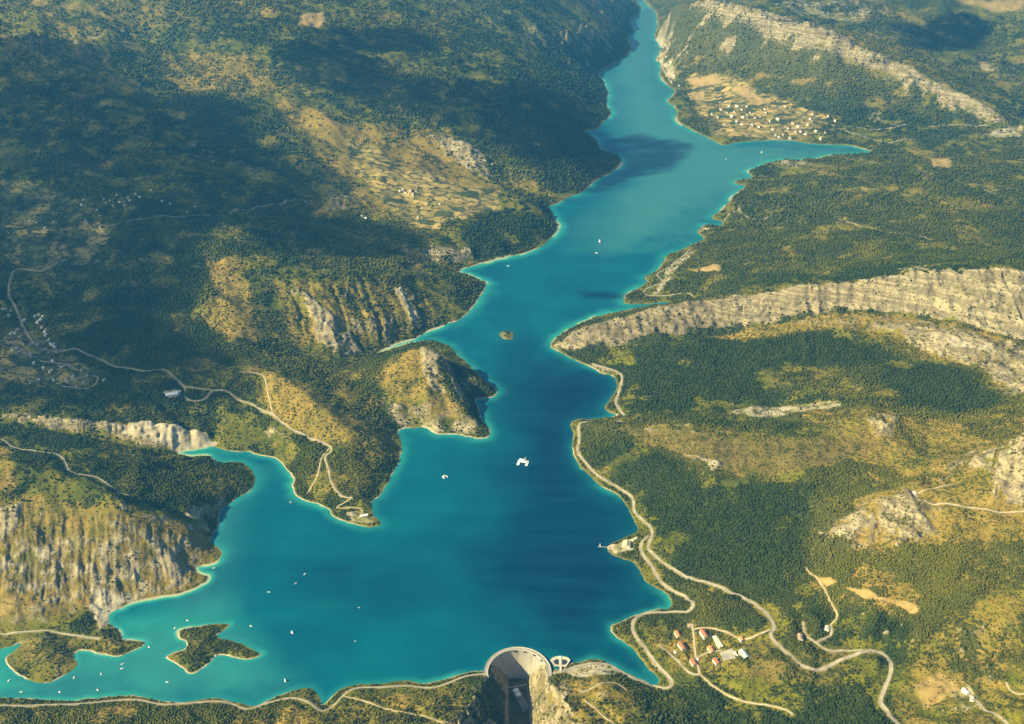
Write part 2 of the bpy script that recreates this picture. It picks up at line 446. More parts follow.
for marks, ax, wl, dp in RIBS:
    a = np.array(marks, float); px, py = P(a[:, 0], a[:, 1], a[:, 2])
    m = soft_mask(X, Y, np.stack([px, py], 1), wl * 0.7)
    L = math.hypot(*ax); ux, uy = ax[0] / L, ax[1] / L
    b = m > 0
    c = (X[b] * -uy + Y[b] * ux); al = X[b] * ux + Y[b] * uy
    w = fbm(c / wl + 0.35 * N120[b], al / (wl * 9), 1.0, 3, 71, 0.55, True)
    Z[b] += m[b] * dp * (w - 0.15) * sstep(0, 25, DL[b])

# the gorge below the dam
GORGE = np.array([DAM_C + [0, 90], DAM_C + [2, -40], DAM_C + [6, -160], DAM_C + [18, -330], DAM_C + [40, -560], DAM_C + [60, -1100]])
b = (np.abs(X - DAM_C[0]) < 420) & (Y < DAM_C[1] + DAM_RAD + 4)
d, _ = poly_dist(X[b], Y[b], GORGE, False)
down_s = np.clip((DAM_C[1] - Y[b]) / 260, 0, 1)
wall = -96 + np.maximum(d - 24 - 14 * N120[b], 0) * (1.72 + 0.5 * N120[b] - .95 * down_s) + (N40[b] * 15 + N15[b] * 5) * sstep(20, 60, d)
rr = np.hypot(X[b] - DAM_C[0], Y[b] - DAM_C[1])
down = ((Y[b] < DAM_C[1]) | (rr < DAM_RAD + 1)) & (SDF[b] < 0)
Z[b] = np.where(down, np.minimum(Z[b], wall), Z[b])
# between abutment and lake the bank stays above the water
Z = np.maximum(Z, -99)


def ground(x, y):
    x = np.asarray(x, float); y = np.asarray(y, float)
    j = np.clip((x / y + S_MAX) / (SX[1] - SX[0]), 0, MS - 1.001); i = np.clip(np.interp(np.log(y), RY, np.arange(MR)), 0, MR - 1.001)
    i0 = i.astype(int); j0 = j.astype(int); a = i - i0; b = j - j0
    return (Z[i0, j0] * (1 - a) * (1 - b) + Z[i0 + 1, j0] * a * (1 - b) + Z[i0, j0 + 1] * (1 - a) * b + Z[i0 + 1, j0 + 1] * a * b)


def where(u, v):
    """first point of the ground on the sight line of each survey mark"""
    u = np.atleast_1d(np.asarray(u, float)); v = np.atleast_1d(np.asarray(v, float))
    lo = np.full(u.shape, 1000.0); hi = lo.copy(); hit = np.zeros(u.shape, bool)
    for h in np.concatenate([np.arange(1000, 60, -2.5), np.arange(60, -100, -0.5)]):
        x, y = P(u, v, h); g = ground(x, np.clip(y, 960, 25900)) >= h
        hi = np.where(~hit & g, h, hi); hit |= g
    x, y = P(u, v, np.where(hit, hi, 0))
    return x, y


def where1(u, v):
    x, y = where(u, v); return float(x[0]), float(y[0])

# ------------------------------------------------------------------ land cover: forest, rock, dry grass, pale earth, brown tint, fields
GXs, GYs = np.gradient(Z)
dYr = np.gradient(Y, axis=0); dXc = np.gradient(X, axis=1)
SLOPE = np.hypot(GXs / dYr, GYs / dXc)
N400 = fbm(X, Y, 420, 4, 81); N900 = fbm(X, Y, 1100, 3, 87)
att = {
    'F': np.clip(0.62 + 0.55 * N400 + 0.25 * N120, 0, 1).astype(np.float32),
    'K': (0.75 * sstep(0.62, 1.05, SLOPE + 0.25 * N120)).astype(np.float32),
    'D': np.clip(0.42 + 0.8 * N900 + 0.35 * N120, 0, 1).astype(np.float32),
    'W': np.zeros_like(Z, np.float32), 'B': np.zeros_like(Z, np.float32), 'A': np.zeros_like(Z, np.float32)}
att['F'] *= (1 - 0.8 * att['K'])

# (what, value, soft edge in survey units, outline marks)
COVER = [
 # woods
 ('F',.93,9,[(615,367),(650,350),(720,345),(800,328),(850,345),(920,362),(985,378),(1005,400),(990,425),(930,412),(880,402),(835,400),(760,403),(720,412),(620,416)]),
 ('D',.1,8,[(615,367),(650,350),(720,345),(800,328),(850,345),(920,362),(985,378),(1000,400),(960,415),(835,400),(720,412),(620,416)]),
 ('F',.95,13,[(588,445),(625,441),(660,450),(690,466),(700,478),(760,480),(800,472),(850,466),(870,470),(830,490),(800,500),(800,560),(830,575),(815,600),(770,605),(740,592),(680,573),(655,545),(645,515),(610,484),(588,462)]),
 ('D',.1,20,[(588,445),(625,441),(690,466),(700,478),(760,480),(800,490),(800,560),(815,600),(740,592),(680,573),(655,545),(610,484)]),
 ('F',.9,3,[(620,419),(700,424),(800,432),(800,424),(700,417)]), ('D',.45,3,[(620,419),(700,424),(800,432),(800,424),(700,417)]),
 ('F',.76,10,[(690,280),(690,250),(740,215),(790,180),(870,165),(1040,150),(1040,262),(900,268),(760,285)]),
 ('D',.48,14,[(690,280),(740,215),(870,165),(1040,150),(1040,262),(900,268)]),
 ('F',1,8,[(665,15),(690,12),(720,26),(800,55),(900,95),(975,126),(850,122),(790,92),(720,70),(670,60)]), ('D',.8,12,[(665,15),(720,26),(900,95),(975,126),(790,92),(670,60)]),
 ('F',.92,12,[(520,60),(600,40),(640,10),(620,160),(560,190),(510,180),(480,120)]), ('D',.1,12,[(420,60),(640,0),(620,160),(560,190),(480,120)]),
 ('F',.85,12,[(130,215),(260,200),(300,215),(340,255),(430,268),(270,272),(200,260),(130,300)]), ('D',.4,20,[(0,60),(250,90),(300,220),(260,270),(190,262),(240,400),(0,410)]),
 ('F',.88,10,[(60,300),(180,290),(240,350),(270,365),(150,368),(60,340)]), ('F',.7,10,[(100,395),(170,400),(215,420),(215,440),(60,418)]),
 ('F',.93,5,[(90,440),(180,455),(230,463),(256,482),(245,495),(215,505),(165,508),(120,500),(85,470)]), ('D',.55,8,[(90,440),(180,455),(256,482),(215,505),(120,500)]),
 ('F',.8,4,[(0,428),(80,437),(100,450),(40,450),(20,446),(0,436)]),
 ('F',.78,5,[(-60,708),(250,707),(320,712),(330,724),(330,770),(-200,770),(-200,710)]), ('D',.85,6,[(-200,706),(330,712),(330,770),(-200,770)]),
 ('F',.55,4,[(335,708),(345,700),(440,700),(480,685),(485,724),(480,770),(330,770)]), ('D',.85,5,[(330,712),(345,698),(440,692),(480,682),(485,770),(330,770)]),
 ('F',.7,8,[(800,540),(870,550),(1030,545),(1030,590),(960,605),(900,620),(860,625),(820,600),(850,580)]), ('D',.9,8,[(800,540),(1030,545),(1030,600),(900,620),(820,600)]),
 ('F',.85,5,[(690,592),(740,602),(765,625),(750,632),(710,628),(690,615)]), ('F',.45,5,[(905,650),(1030,600),(1030,680),(960,670),(890,720)]), ('D',.7,8,[(905,650),(920,600),(1030,590),(1030,680),(960,670),(890,720)]),
 ('F',.9,5,[(630,690),(700,680),(790,720),(860,690),(885,724),(885,760),(600,760)]), ('D',.4,5,[(630,690),(700,680),(790,720),(860,690),(885,760),(600,760)]),
 ('F',.55,5,[(285,400),(325,425),(345,450),(335,495),(350,508),(376,500),(400,455),(398,432),(380,400),(330,378)]), ('D',.7,5,[(285,400),(345,450),(350,508),(400,455),(380,400),(330,378)]),
 ('F',.8,4,[(255,410),(320,445),(330,450),(320,480),(300,500),(275,455)]),
 ('F',.75,6,[(450,280),(484,284),(470,305),(440,300)]), ('F',.85,4,[(350,275),(440,275),(480,280),(440,268),(350,268)]), ('D',.55,4,[(350,278),(440,278),(480,281),(440,270),(350,270)]),
 ('F',.85,3,[(440,245),(510,205),(552,212),(556,235),(515,252),(470,258)]), ('D',.2,4,[(440,245),(510,205),(552,212),(556,235),(515,252),(470,258)]),
 ('F',.62,1.5,[(182,632),(226,628),(218,636),(255,651),(240,657),(214,656),(198,670),(170,658),(186,648)]), ('D',.55,3,[(175,628),(262,652),(198,674),(166,658)]),
 ('W',.3,3,[(0,636),(145,640),(80,668),(45,685),(5,665)]), ('B',.25,3,[(0,636),(145,640),(80,668),(45,685),(5,665)]), ('F',.42,2,[(25,640),(80,636),(138,643),(110,652),(80,648),(70,660),(48,678),(15,667)]), ('D',.6,3,[(10,640),(145,640),(80,665),(40,684)]),
 # dry grass and bare slopes
 ('F',.22,5,[(262,372),(300,382),(350,420),(352,445),(320,442),(280,425),(258,400)]), ('D',.95,5,[(262,372),(300,382),(350,420),(352,445),(320,442),(280,425),(258,400)]),
 ('F',.2,4,[(372,375),(400,358),(425,348),(437,352),(440,378),(450,400),(480,425),(470,434),(420,425),(400,415)]), ('D',.9,4,[(372,375),(425,348),(440,378),(480,425),(420,425),(400,415)]),
 ('F',.3,6,[(272,285),(345,281),(400,290),(445,305),(430,325),(385,345),(330,357),(290,345)]), ('D',.75,6,[(272,285),(400,290),(445,305),(385,345),(290,345)]),
 ('F',.2,6,[(205,262),(230,258),(250,290),(262,340),(230,345),(205,325),(225,300)]), ('D',.95,6,[(205,262),(230,258),(250,290),(262,340),(225,342),(205,325)]),
 ('F',.3,8,[(260,90),(310,95),(370,125),(450,130),(480,155),(520,205),(440,225),(370,215),(330,170)]), ('D',.9,10,[(265,95),(370,125),(450,130),(500,200),(420,232),(345,200)]),
 ('F',.45,6,[(215,190),(260,215),(250,250),(215,240)]),
 ('F',.12,5,[(615,428),(700,434),(800,442),(880,440),(830,468),(770,478),(725,470),(690,458),(640,440)]), ('B',.7,8,[(590,424),(700,434),(800,442),(890,442),(830,468),(770,478),(725,470),(690,458),(640,440),(592,430)]),
 ('F',.32,8,[(800,410),(870,408),(960,425),(985,440),(930,480),(880,470),(840,455)]), ('D',.85,8,[(800,410),(870,408),(960,425),(930,480),(840,455)]),
 ('F',.25,6,[(850,505),(930,485),(1030,430),(1030,545),(930,545),(860,540)]), ('D',.9,8,[(850,505),(930,485),(1030,430),(1030,545),(930,545),(860,540)]),
 ('F',.3,6,[(905,675),(960,665),(1030,690),(1030,760),(890,760)]), ('D',.7,6,[(905,675),(960,665),(1030,690),(1030,760),(890,760)]),
 ('F',.5,6,[(640,625),(700,615),(760,635),(790,660),(850,655),(840,690),(760,690),(680,680),(650,650)]), ('D',.7,8,[(640,625),(760,635),(850,655),(840,690),(680,680)]), ('B',.45,6,[(740,640),(800,655),(850,640),(840,690),(750,680)]),
 ('F',.35,4,[(560,680),(640,690),(660,705),(620,760),(550,760)]), ('D',.85,5,[(560,680),(640,690),(620,760),(550,760)]),
 ('F',.1,8,[(-60,440),(15,448),(20,490),(-60,520)]), ('D',1,6,[(-60,440),(15,448),(20,490),(-60,520)]),
 # rock
 ('B',.3,6,[(0,505),(130,515),(215,545),(200,588),(110,612),(0,630)]), ('F',.1,4,[(0,500),(60,510),(130,515),(210,540),(215,562),(196,586),(150,600),(110,610),(60,625),(0,630),(-60,620),(-60,500)]),
 ('D',.85,6,[(-60,490),(60,500),(130,512),(220,530),(200,590),(100,612),(-60,630)]),
 ('K',.50,6,[(0,535),(60,535),(130,522),(200,540),(205,580),(150,598),(110,610),(60,600),(0,590)]), ('K',.9,2,[(140,535),(165,545),(190,580),(180,590),(160,560)]),
 ('W',.38,6,[(0,540),(60,540),(130,535),(195,550),(200,583),(150,598),(110,610),(60,625),(0,628)]), ('K',.85,3,[(0,515),(25,505),(20,525),(0,545)]), ('K',.85,4,[(95,590),(122,600),(110,620),(95,632)]),
 ('W',.8,2.5,[(100,588),(124,600),(112,622),(96,632),(92,610)]),
 ('K',.82,2.5,[(552,346),(583,329),(622,318),(700,301),(800,288),(900,277),(1030,274),(1130,290),(1130,372),(1030,344),(960,324),(900,315),(830,314),(760,325),(700,335),(650,342),(600,350),(570,352)]),
 ('F',.15,2,[(556,346),(585,330),(640,315),(700,303),(800,290),(900,279),(1030,276),(1130,292),(1130,370),(1030,344),(960,324),(900,313),(830,311),(760,322),(700,332),(640,340),(580,350)]),
 ('B',.75,6,[(545,346),(600,320),(690,298),(730,292),(735,330),(640,345),(590,352)]), ('B',.3,8,[(730,292),(800,285),(860,278),(860,312),(800,318),(735,330)]),
 ('F',.22,4,[(700,337),(760,327),(830,316),(900,317),(960,326),(1030,346),(1120,372),(1120,400),(1030,365),(960,343),(900,334),(830,330),(760,338)]), ('D',.95,5,[(700,337),(760,327),(830,316),(900,317),(960,326),(1030,346),(1120,372),(1120,400),(1030,365),(960,343),(830,332),(760,340)]), ('K',.42,5,[(760,327),(830,316),(900,317),(960,326),(1030,346),(1120,372),(1120,395),(1030,362),(960,340),(830,328)]),
 ('K',.75,7,[(870,325),(930,328),(1030,350),(1030,400),(985,375),(930,355)]), ('F',.25,6,[(870,325),(930,326),(1030,346),(1030,395),(985,372),(930,352)]), ('D',.9,6,[(830,314),(930,322),(1030,346),(1030,395),(960,365),(850,335)]),
 ('W',.5,5,[(985,368),(1010,372),(1024,395),(1000,400)]), ('W',.62,3,[(725,414),(765,407),(842,403),(842,408),(790,417),(750,419)]), ('W',.6,4,[(925,335),(990,345),(1000,358),(950,350)]),
 ('K',.72,3,[(700,6),(740,6),(800,24),(865,50),(900,62),(960,93),(1000,113),(1015,128),(985,122),(940,100),(900,80),(830,50),(760,25)]), ('F',.3,3,[(700,6),(740,6),(865,50),(960,93),(1015,128),(985,122),(900,80),(830,50),(760,25)]),
 ('D',.8,8,[(690,0),(760,2),(880,45),(1010,120),(960,90),(830,36)]),
 ('W',.6,3,[(990,128),(1024,126),(1024,138),(985,138)]),
 ('K',.45,7,[(800,520),(830,498),(870,500),(905,488),(940,505),(938,540),(895,546),(850,552),(812,545)]), ('K',.8,5,[(875,515),(905,492),(920,505),(930,535),(900,538),(885,530)]), ('K',.6,4,[(800,520),(830,500),(880,520),(860,550),(815,545)]),
 ('K',.95,3,[(990,485),(1005,460),(1024,440),(1040,440),(1040,505),(1005,505)]), ('K',.7,3,[(965,470),(985,450),(1000,450),(985,470)]), ('K',.6,3,[(865,420),(900,415),(895,440),(875,438)]), ('K',.6,4,[(690,455),(725,465),(718,478),(700,468)]),
 ('K',.95,2,[(45,417),(100,424),(150,425),(190,432),(222,443),(205,446),(178,452),(150,447),(110,435),(60,424)]), ('F',.05,2,[(90,423),(150,425),(190,432),(222,443),(205,446),(178,452),(150,447),(110,435)]), ('W',.7,2,[(100,424),(150,425),(190,432),(222,443),(205,446),(178,452),(150,445)]),
 ('K',1,2.5,[(392,286),(405,290),(420,320),(423,332),(412,325)]), ('W',.65,2,[(394,288),(405,290),(418,318),(412,322)]),
 ('W',.45,3,[(312,300),(330,320),(332,338),(320,335)]), ('K',.9,3,[(300,290),(312,300),(335,320),(335,340),(318,338),(308,315)]), ('K',.75,3,[(318,340),(350,335),(365,355),(340,360)]),
 ('K',.8,3,[(412,248),(430,246),(460,258),(460,268),(425,264)]), ('K',.8,4,[(428,135),(455,140),(495,165),(490,182),(460,165)]),
 ('K',.6,5,[(320,195),(345,190),(355,205),(340,220),(322,212)]), ('K',.6,6,[(210,100),(225,125),(250,150),(290,165),(260,160),(215,140)]),
 ('K',.42,8,[(0,35),(50,38),(105,25),(118,60),(100,80),(50,78),(0,70)]), ('F',.4,8,[(0,30),(105,25),(125,80),(0,80)]),
 ('K',.75,4,[(120,255),(148,250),(142,275),(150,295),(130,312),(118,290),(130,275)]),
 ('K',.85,3,[(418,352),(432,348),(445,372),(448,395),(432,392),(424,372)]), ('K',.8,3,[(450,372),(478,378),(494,390),(480,398),(455,385)]), ('K',.5,3,[(400,415),(440,400),(484,425),(480,436),(440,432),(405,424)]),
 ('K',.5,2,[(497,330),(516,330),(516,341),(497,341)]), ('F',.5,2,[(500,332),(512,332),(510,337),(502,337)]),
 ('K',.7,3,[(548,672),(560,676),(572,690),(560,724),(548,724),(542,700)]), ('K',.75,3,[(484,672),(490,690),(486,724),(476,724),(470,690)]), ('F',.55,3,[(470,672),(500,680),(508,700),(508,760),(460,760)]), ('K',.3,3,[(486,676),(500,684),(506,724),(478,724)]), ('D',.35,3,[(470,672),(508,690),(508,760),(460,760)]), ('F',.1,2,[(506,680),(526,680),(536,760),(506,760)]), ('B',.8,2,[(508,684),(524,684),(534,760),(508,760)]), ('D',.9,3,[(528,674),(545,676),(560,700),(566,760),(536,760)]), ('F',.35,3,[(528,680),(540,690),(556,724),(540,740)]), ('W',.35,2,[(536,668),(549,676),(556,700),(552,712),(545,690)]),
 ('W',.7,2,[(556,670),(600,663),(625,672),(610,676),(580,678)]), ('W',.8,2,[(610,548),(622,542),(634,538),(634,550),(615,556)]),
 ('W',.5,3,[(940,690),(970,684),(985,705),(965,715)]), ('W',.4,3,[(575,690),(600,684),(610,700),(590,705)]),
 ('K',.6,3,[(720,0),(700,2),(690,6),(670,12),(690,14)]),
 # more rock, scree and grass patches of the shaded left side and the far ridges
 ('F',.5,10,[(0,180),(110,170),(130,215),(110,280),(60,300),(0,330)]), ('W',.5,2,[(10,346),(28,346),(32,354),(20,358),(10,352)]), ('W',.4,1.5,[(15,313),(24,313),(25,319),(16,319)]), ('D',.25,10,[(0,180),(110,170),(130,215),(110,280),(0,330)]), ('A',.8,6,[(0,225),(60,225),(95,245),(80,275),(0,270)]),
 ('K',.6,5,[(185,140),(215,150),(255,162),(262,178),(235,172),(200,158)]), ('K',.6,5,[(280,195),(300,185),(312,205),(300,222),(284,215)]), ('K',.45,8,[(60,75),(110,85),(120,120),(80,110)]), ('W',.4,2,[(70,140),(90,150),(120,165),(90,156)]),
 ('F',.45,10,[(180,50),(260,60),(300,90),(240,100),(190,85)]), ('D',.9,10,[(150,45),(260,60),(310,90),(240,100),(170,85)]), ('F',.5,14,[(0,0),(160,0),(190,30),(120,30),(0,30)]), ('D',.7,12,[(0,0),(260,0),(300,20),(120,30),(0,30)]),
 ('K',.55,3,[(520,30),(540,28),(550,45),(535,50)]), ('K',.6,3,[(553,55),(570,58),(582,64),(565,66)]), ('K',.55,4,[(575,135),(590,145),(600,155),(585,155)]), ('K',.5,3,[(470,10),(490,15),(495,30),(480,26)]),
 ('K',.45,3,[(800,60),(812,55),(806,66),(796,70)]), ('K',.5,2.5,[(880,80),(892,78),(888,92),(878,90)]), ('K',.5,2.5,[(905,90),(914,92),(911,100),(904,99)]), ('K',.45,3,[(822,85),(842,78),(840,94),(826,97)]), ('K',.45,3,[(772,60),(790,55),(778,68),(768,70)]), ('W',.45,3,[(865,115),(885,110),(885,124),(868,124)]), ('W',.4,3,[(895,112),(905,115),(906,124),(896,124)]),
 ('K',.6,4,[(815,0),(835,10),(880,20),(900,12),(870,0)]), ('K',.5,4,[(965,48),(985,52),(1010,66),(1024,78),(990,70)]), ('W',.4,3,[(975,60),(990,64),(1000,72),(985,72)]),
 ('K',.5,3,[(770,158),(800,160),(818,164),(800,170),(772,168)]), ('W',.45,2.5,[(772,159),(806,161),(816,166),(776,168)]), ('D',.95,8,[(920,195),(980,200),(1000,215),(960,212)]), ('F',.5,8,[(860,180),(900,185),(930,200),(890,205)]), ('W',.5,2,[(858,187),(880,190),(878,192),(860,190)]), ('W',.5,2,[(982,190),(1000,190),(1000,194),(984,194)]),
 ('D',.9,6,[(855,245),(880,240),(885,255),(860,262)]), ('W',.6,2,[(895,268),(925,267),(930,271),(900,273)]), ('B',.6,8,[(955,195),(975,197),(972,212),(958,210)]),
 ('K',.6,3,[(800,336),(815,340),(812,362),(798,368)]), ('K',.5,3,[(775,340),(785,338),(775,358),(768,362)]), ('F',.55,10,[(760,380),(850,372),(870,395),(790,402)]), ('D',.6,10,[(760,375),(880,365),(900,400),(790,404)]),
 ('K',.5,3,[(640,428),(700,432),(712,437),(650,434)]), ('W',.4,1.5,[(660,424),(700,429),(740,433),(770,435),(770,437),(700,432),(660,427)]), ('W',.5,1.5,[(673,450),(700,456),(722,463),(726,472),(712,474),(700,460)]),
 ('K',.55,4,[(780,512),(800,500),(830,498),(836,508),(800,520)]), ('K',.6,3,[(855,512),(875,520),(870,545),(850,550),(838,540)]), ('W',.5,3,[(842,525),(862,520),(858,540),(846,545)]), ('K',.5,4,[(930,480),(965,455),(985,440),(980,455),(945,485)]),
 ('F',.35,6,[(640,625),(665,635),(700,690),(680,690),(655,660)]),
 # fields and clearings
 ('A',1,5,[(345,140),(380,150),(410,170),(440,175),(470,190),(500,190),(500,212),(450,225),(420,232),(395,215),(370,190),(350,165)]), ('F',.1,4,[(345,140),(410,170),(500,190),(500,212),(420,232),(370,190)]),
 ('A',1,3,[(0,180),(60,190),(110,230),(100,270),(40,275),(0,250)]), ('A',1,3,[(690,72),(730,78),(760,92),(800,108),(830,118),(800,138),(750,140),(712,135),(690,100)]), ('F',.15,3,[(690,75),(760,92),(830,118),(800,136),(730,136),(695,100)]),
 ('D',.3,8,[(0,330),(60,335),(110,380),(60,396),(0,390)]), ('A',.9,3,[(0,335),(60,340),(100,380),(60,392),(0,380)]), ('F',.3,4,[(0,335),(60,340),(100,380),(60,392),(0,380)]),
 ('D',.95,4,[(688,70),(760,90),(832,116),(802,141),(712,138)]), ('S',1,1.5,[(300,16),(322,14),(326,24),(318,28),(300,27)]), ('S',1,1,[(733,88),(748,88),(772,102),(758,106)]), ('S',1,1,[(684,80),(715,74),(722,84),(700,88)]), ('S',1,1,[(687,94),(703,92),(706,100),(690,100)]),
 ('S',1,1,[(702,268),(712,265),(721,266),(720,273),(700,272)]), ('S',.9,1,[(686,270),(698,270),(697,274)]),
 ('S',1,1.2,[(815,577),(830,578),(836,583),(826,586)]), ('S',1,1.2,[(845,589),(866,592),(880,599),(905,602),(919,608),(915,615),(895,605),(865,601)]),
 ('S',.8,2,[(930,160),(950,158),(948,170),(932,170)]), ('S',.7,2,[(912,688),(940,672),(960,690),(925,712)]), ('S',.7,4,[(960,1),(1024,0),(1024,10),(990,10)]),
 ('W',.5,2,[(770,4),(800,18),(830,6),(850,0),(800,0)]), ('W',.5,3,[(800,10),(880,14),(862,24),(830,20)]), ('K',.6,3,[(968,55),(1000,60),(1020,70),(1000,74),(975,68)]),
 ('W',.9,1,[(163,394),(175,390),(182,390),(180,398),(170,399)]), ('W',.5,1.2,[(346,512),(360,511),(378,518),(376,526),(350,522)]),
 ('W',.55,1.5,[(590,364),(605,366),(622,372),(615,378),(600,374)]), ('W',.6,1.5,[(650,296),(660,284),(668,266),(690,250),(695,253),(675,272),(668,285),(655,297)]),
 ('W',.6,1.5,[(700,233),(722,228),(724,222),(715,229),(700,228)]), ('W',.7,1.5,[(656,37),(664,36),(668,48),(660,52),(665,62),(676,70),(676,82),(668,78),(660,60)]),
]
att['S'] = np.zeros_like(Z, np.float32)
allm = np.array([p for c in COVER for p in c[3]], float)
wx, wy = where(allm[:, 0], allm[:, 1]); k = 0
for what, v, soft, pts in COVER:
    q = np.stack([wx[k:k + len(pts)], wy[k:k + len(pts)]], 1); k += len(pts)
    sf = soft * np.median(q[:, 1]) / 900.0 + 2
    x0, x1 = q[:, 0].min() - 2.5 * sf, q[:, 0].max() + 2.5 * sf; y0, y1 = q[:, 1].min() - 2.5 * sf, q[:, 1].max() + 2.5 * sf
    i0, i1 = np.searchsorted(RY, [math.log(max(y0, 960)), math.log(max(y1, 961))]); i1 = min(i1 + 1, MR)
    j0 = max(int((min(x0 / y0, x0 / y1) + S_MAX) / (SX[1] - SX[0])), 0); j1 = min(int((max(x1 / y0, x1 / y1) + S_MAX) / (SX[1] - SX[0])) + 2, MS)
    sl = (slice(i0, i1), slice(j0, j1))
    if i1 - i0 < 2 or j1 - j0 < 2:
        continue
    wob = sf * 0.9
    m = soft_mask(X[sl] + wob * N120[sl] * 1.4 + wob * 0.8 * N40[sl], Y[sl] + wob * N400[sl] * 1.4 + wob * 0.8 * N40[sl], q, sf)
    att[what][sl] += m * (v - att[what][sl])
    if what in 'SW':
        att['F'][sl] *= 1 - m * v
# let the broken edge between woods and clearings follow the terrain
att['F'] = np.clip(att['F'] * 0.93 + 0.45 * N40 + 0.42 * N120 + 0.15 * N400, 0, 1) * sstep(2, 9, DL * 2500 / Y) * (1 - att['S'])
N180 = fbm(X, Y, 190, 4, 95)
att['F'] *= 1 - .68 * sstep(.10, .40, N180)
att['D'] = np.clip(att['D'] + .35 * N180 + .3 * N400, 0, 1)
att['K'] = np.clip(att['K'] + (0.25 * N40 + 0.2 * N120) * (att['K'] > .05), 0, 1)
def plan_ring(a, b):
    x0, y0 = P(a[0], b[1]); x1, y1 = P(b[0], a[1])
    return (X > x0 - 300) & (X < x1 - 80) & (Y > y0) & (Y < y1)


beach = (1 - sstep(1.0, 6.5, DL / (np.minimum(Y, 4500) / 2600) * (1 + 0.6 * N40))) * (SDF < 3) * sstep(-.25, .35, N120 + N400 + .35 * (X < 0))
ring = plan_ring((0, 625), (265, 690)) * (1 - sstep(1, 9, DL * (1 + 1.1 * N40 + .8 * N120))) * sstep(-.3, .2, N40 + N120) * (SDF < 3)
beach *= np.hypot(X - ROCK_P[:, 0].mean(), Y - ROCK_P[:, 1].mean()) > 120
att['W'] = np.maximum(att['W'] * (0.8 + 0.7 * N40), np.maximum(0.8 * beach, .85 * ring))
att['A'] *= (1 - att['S'])

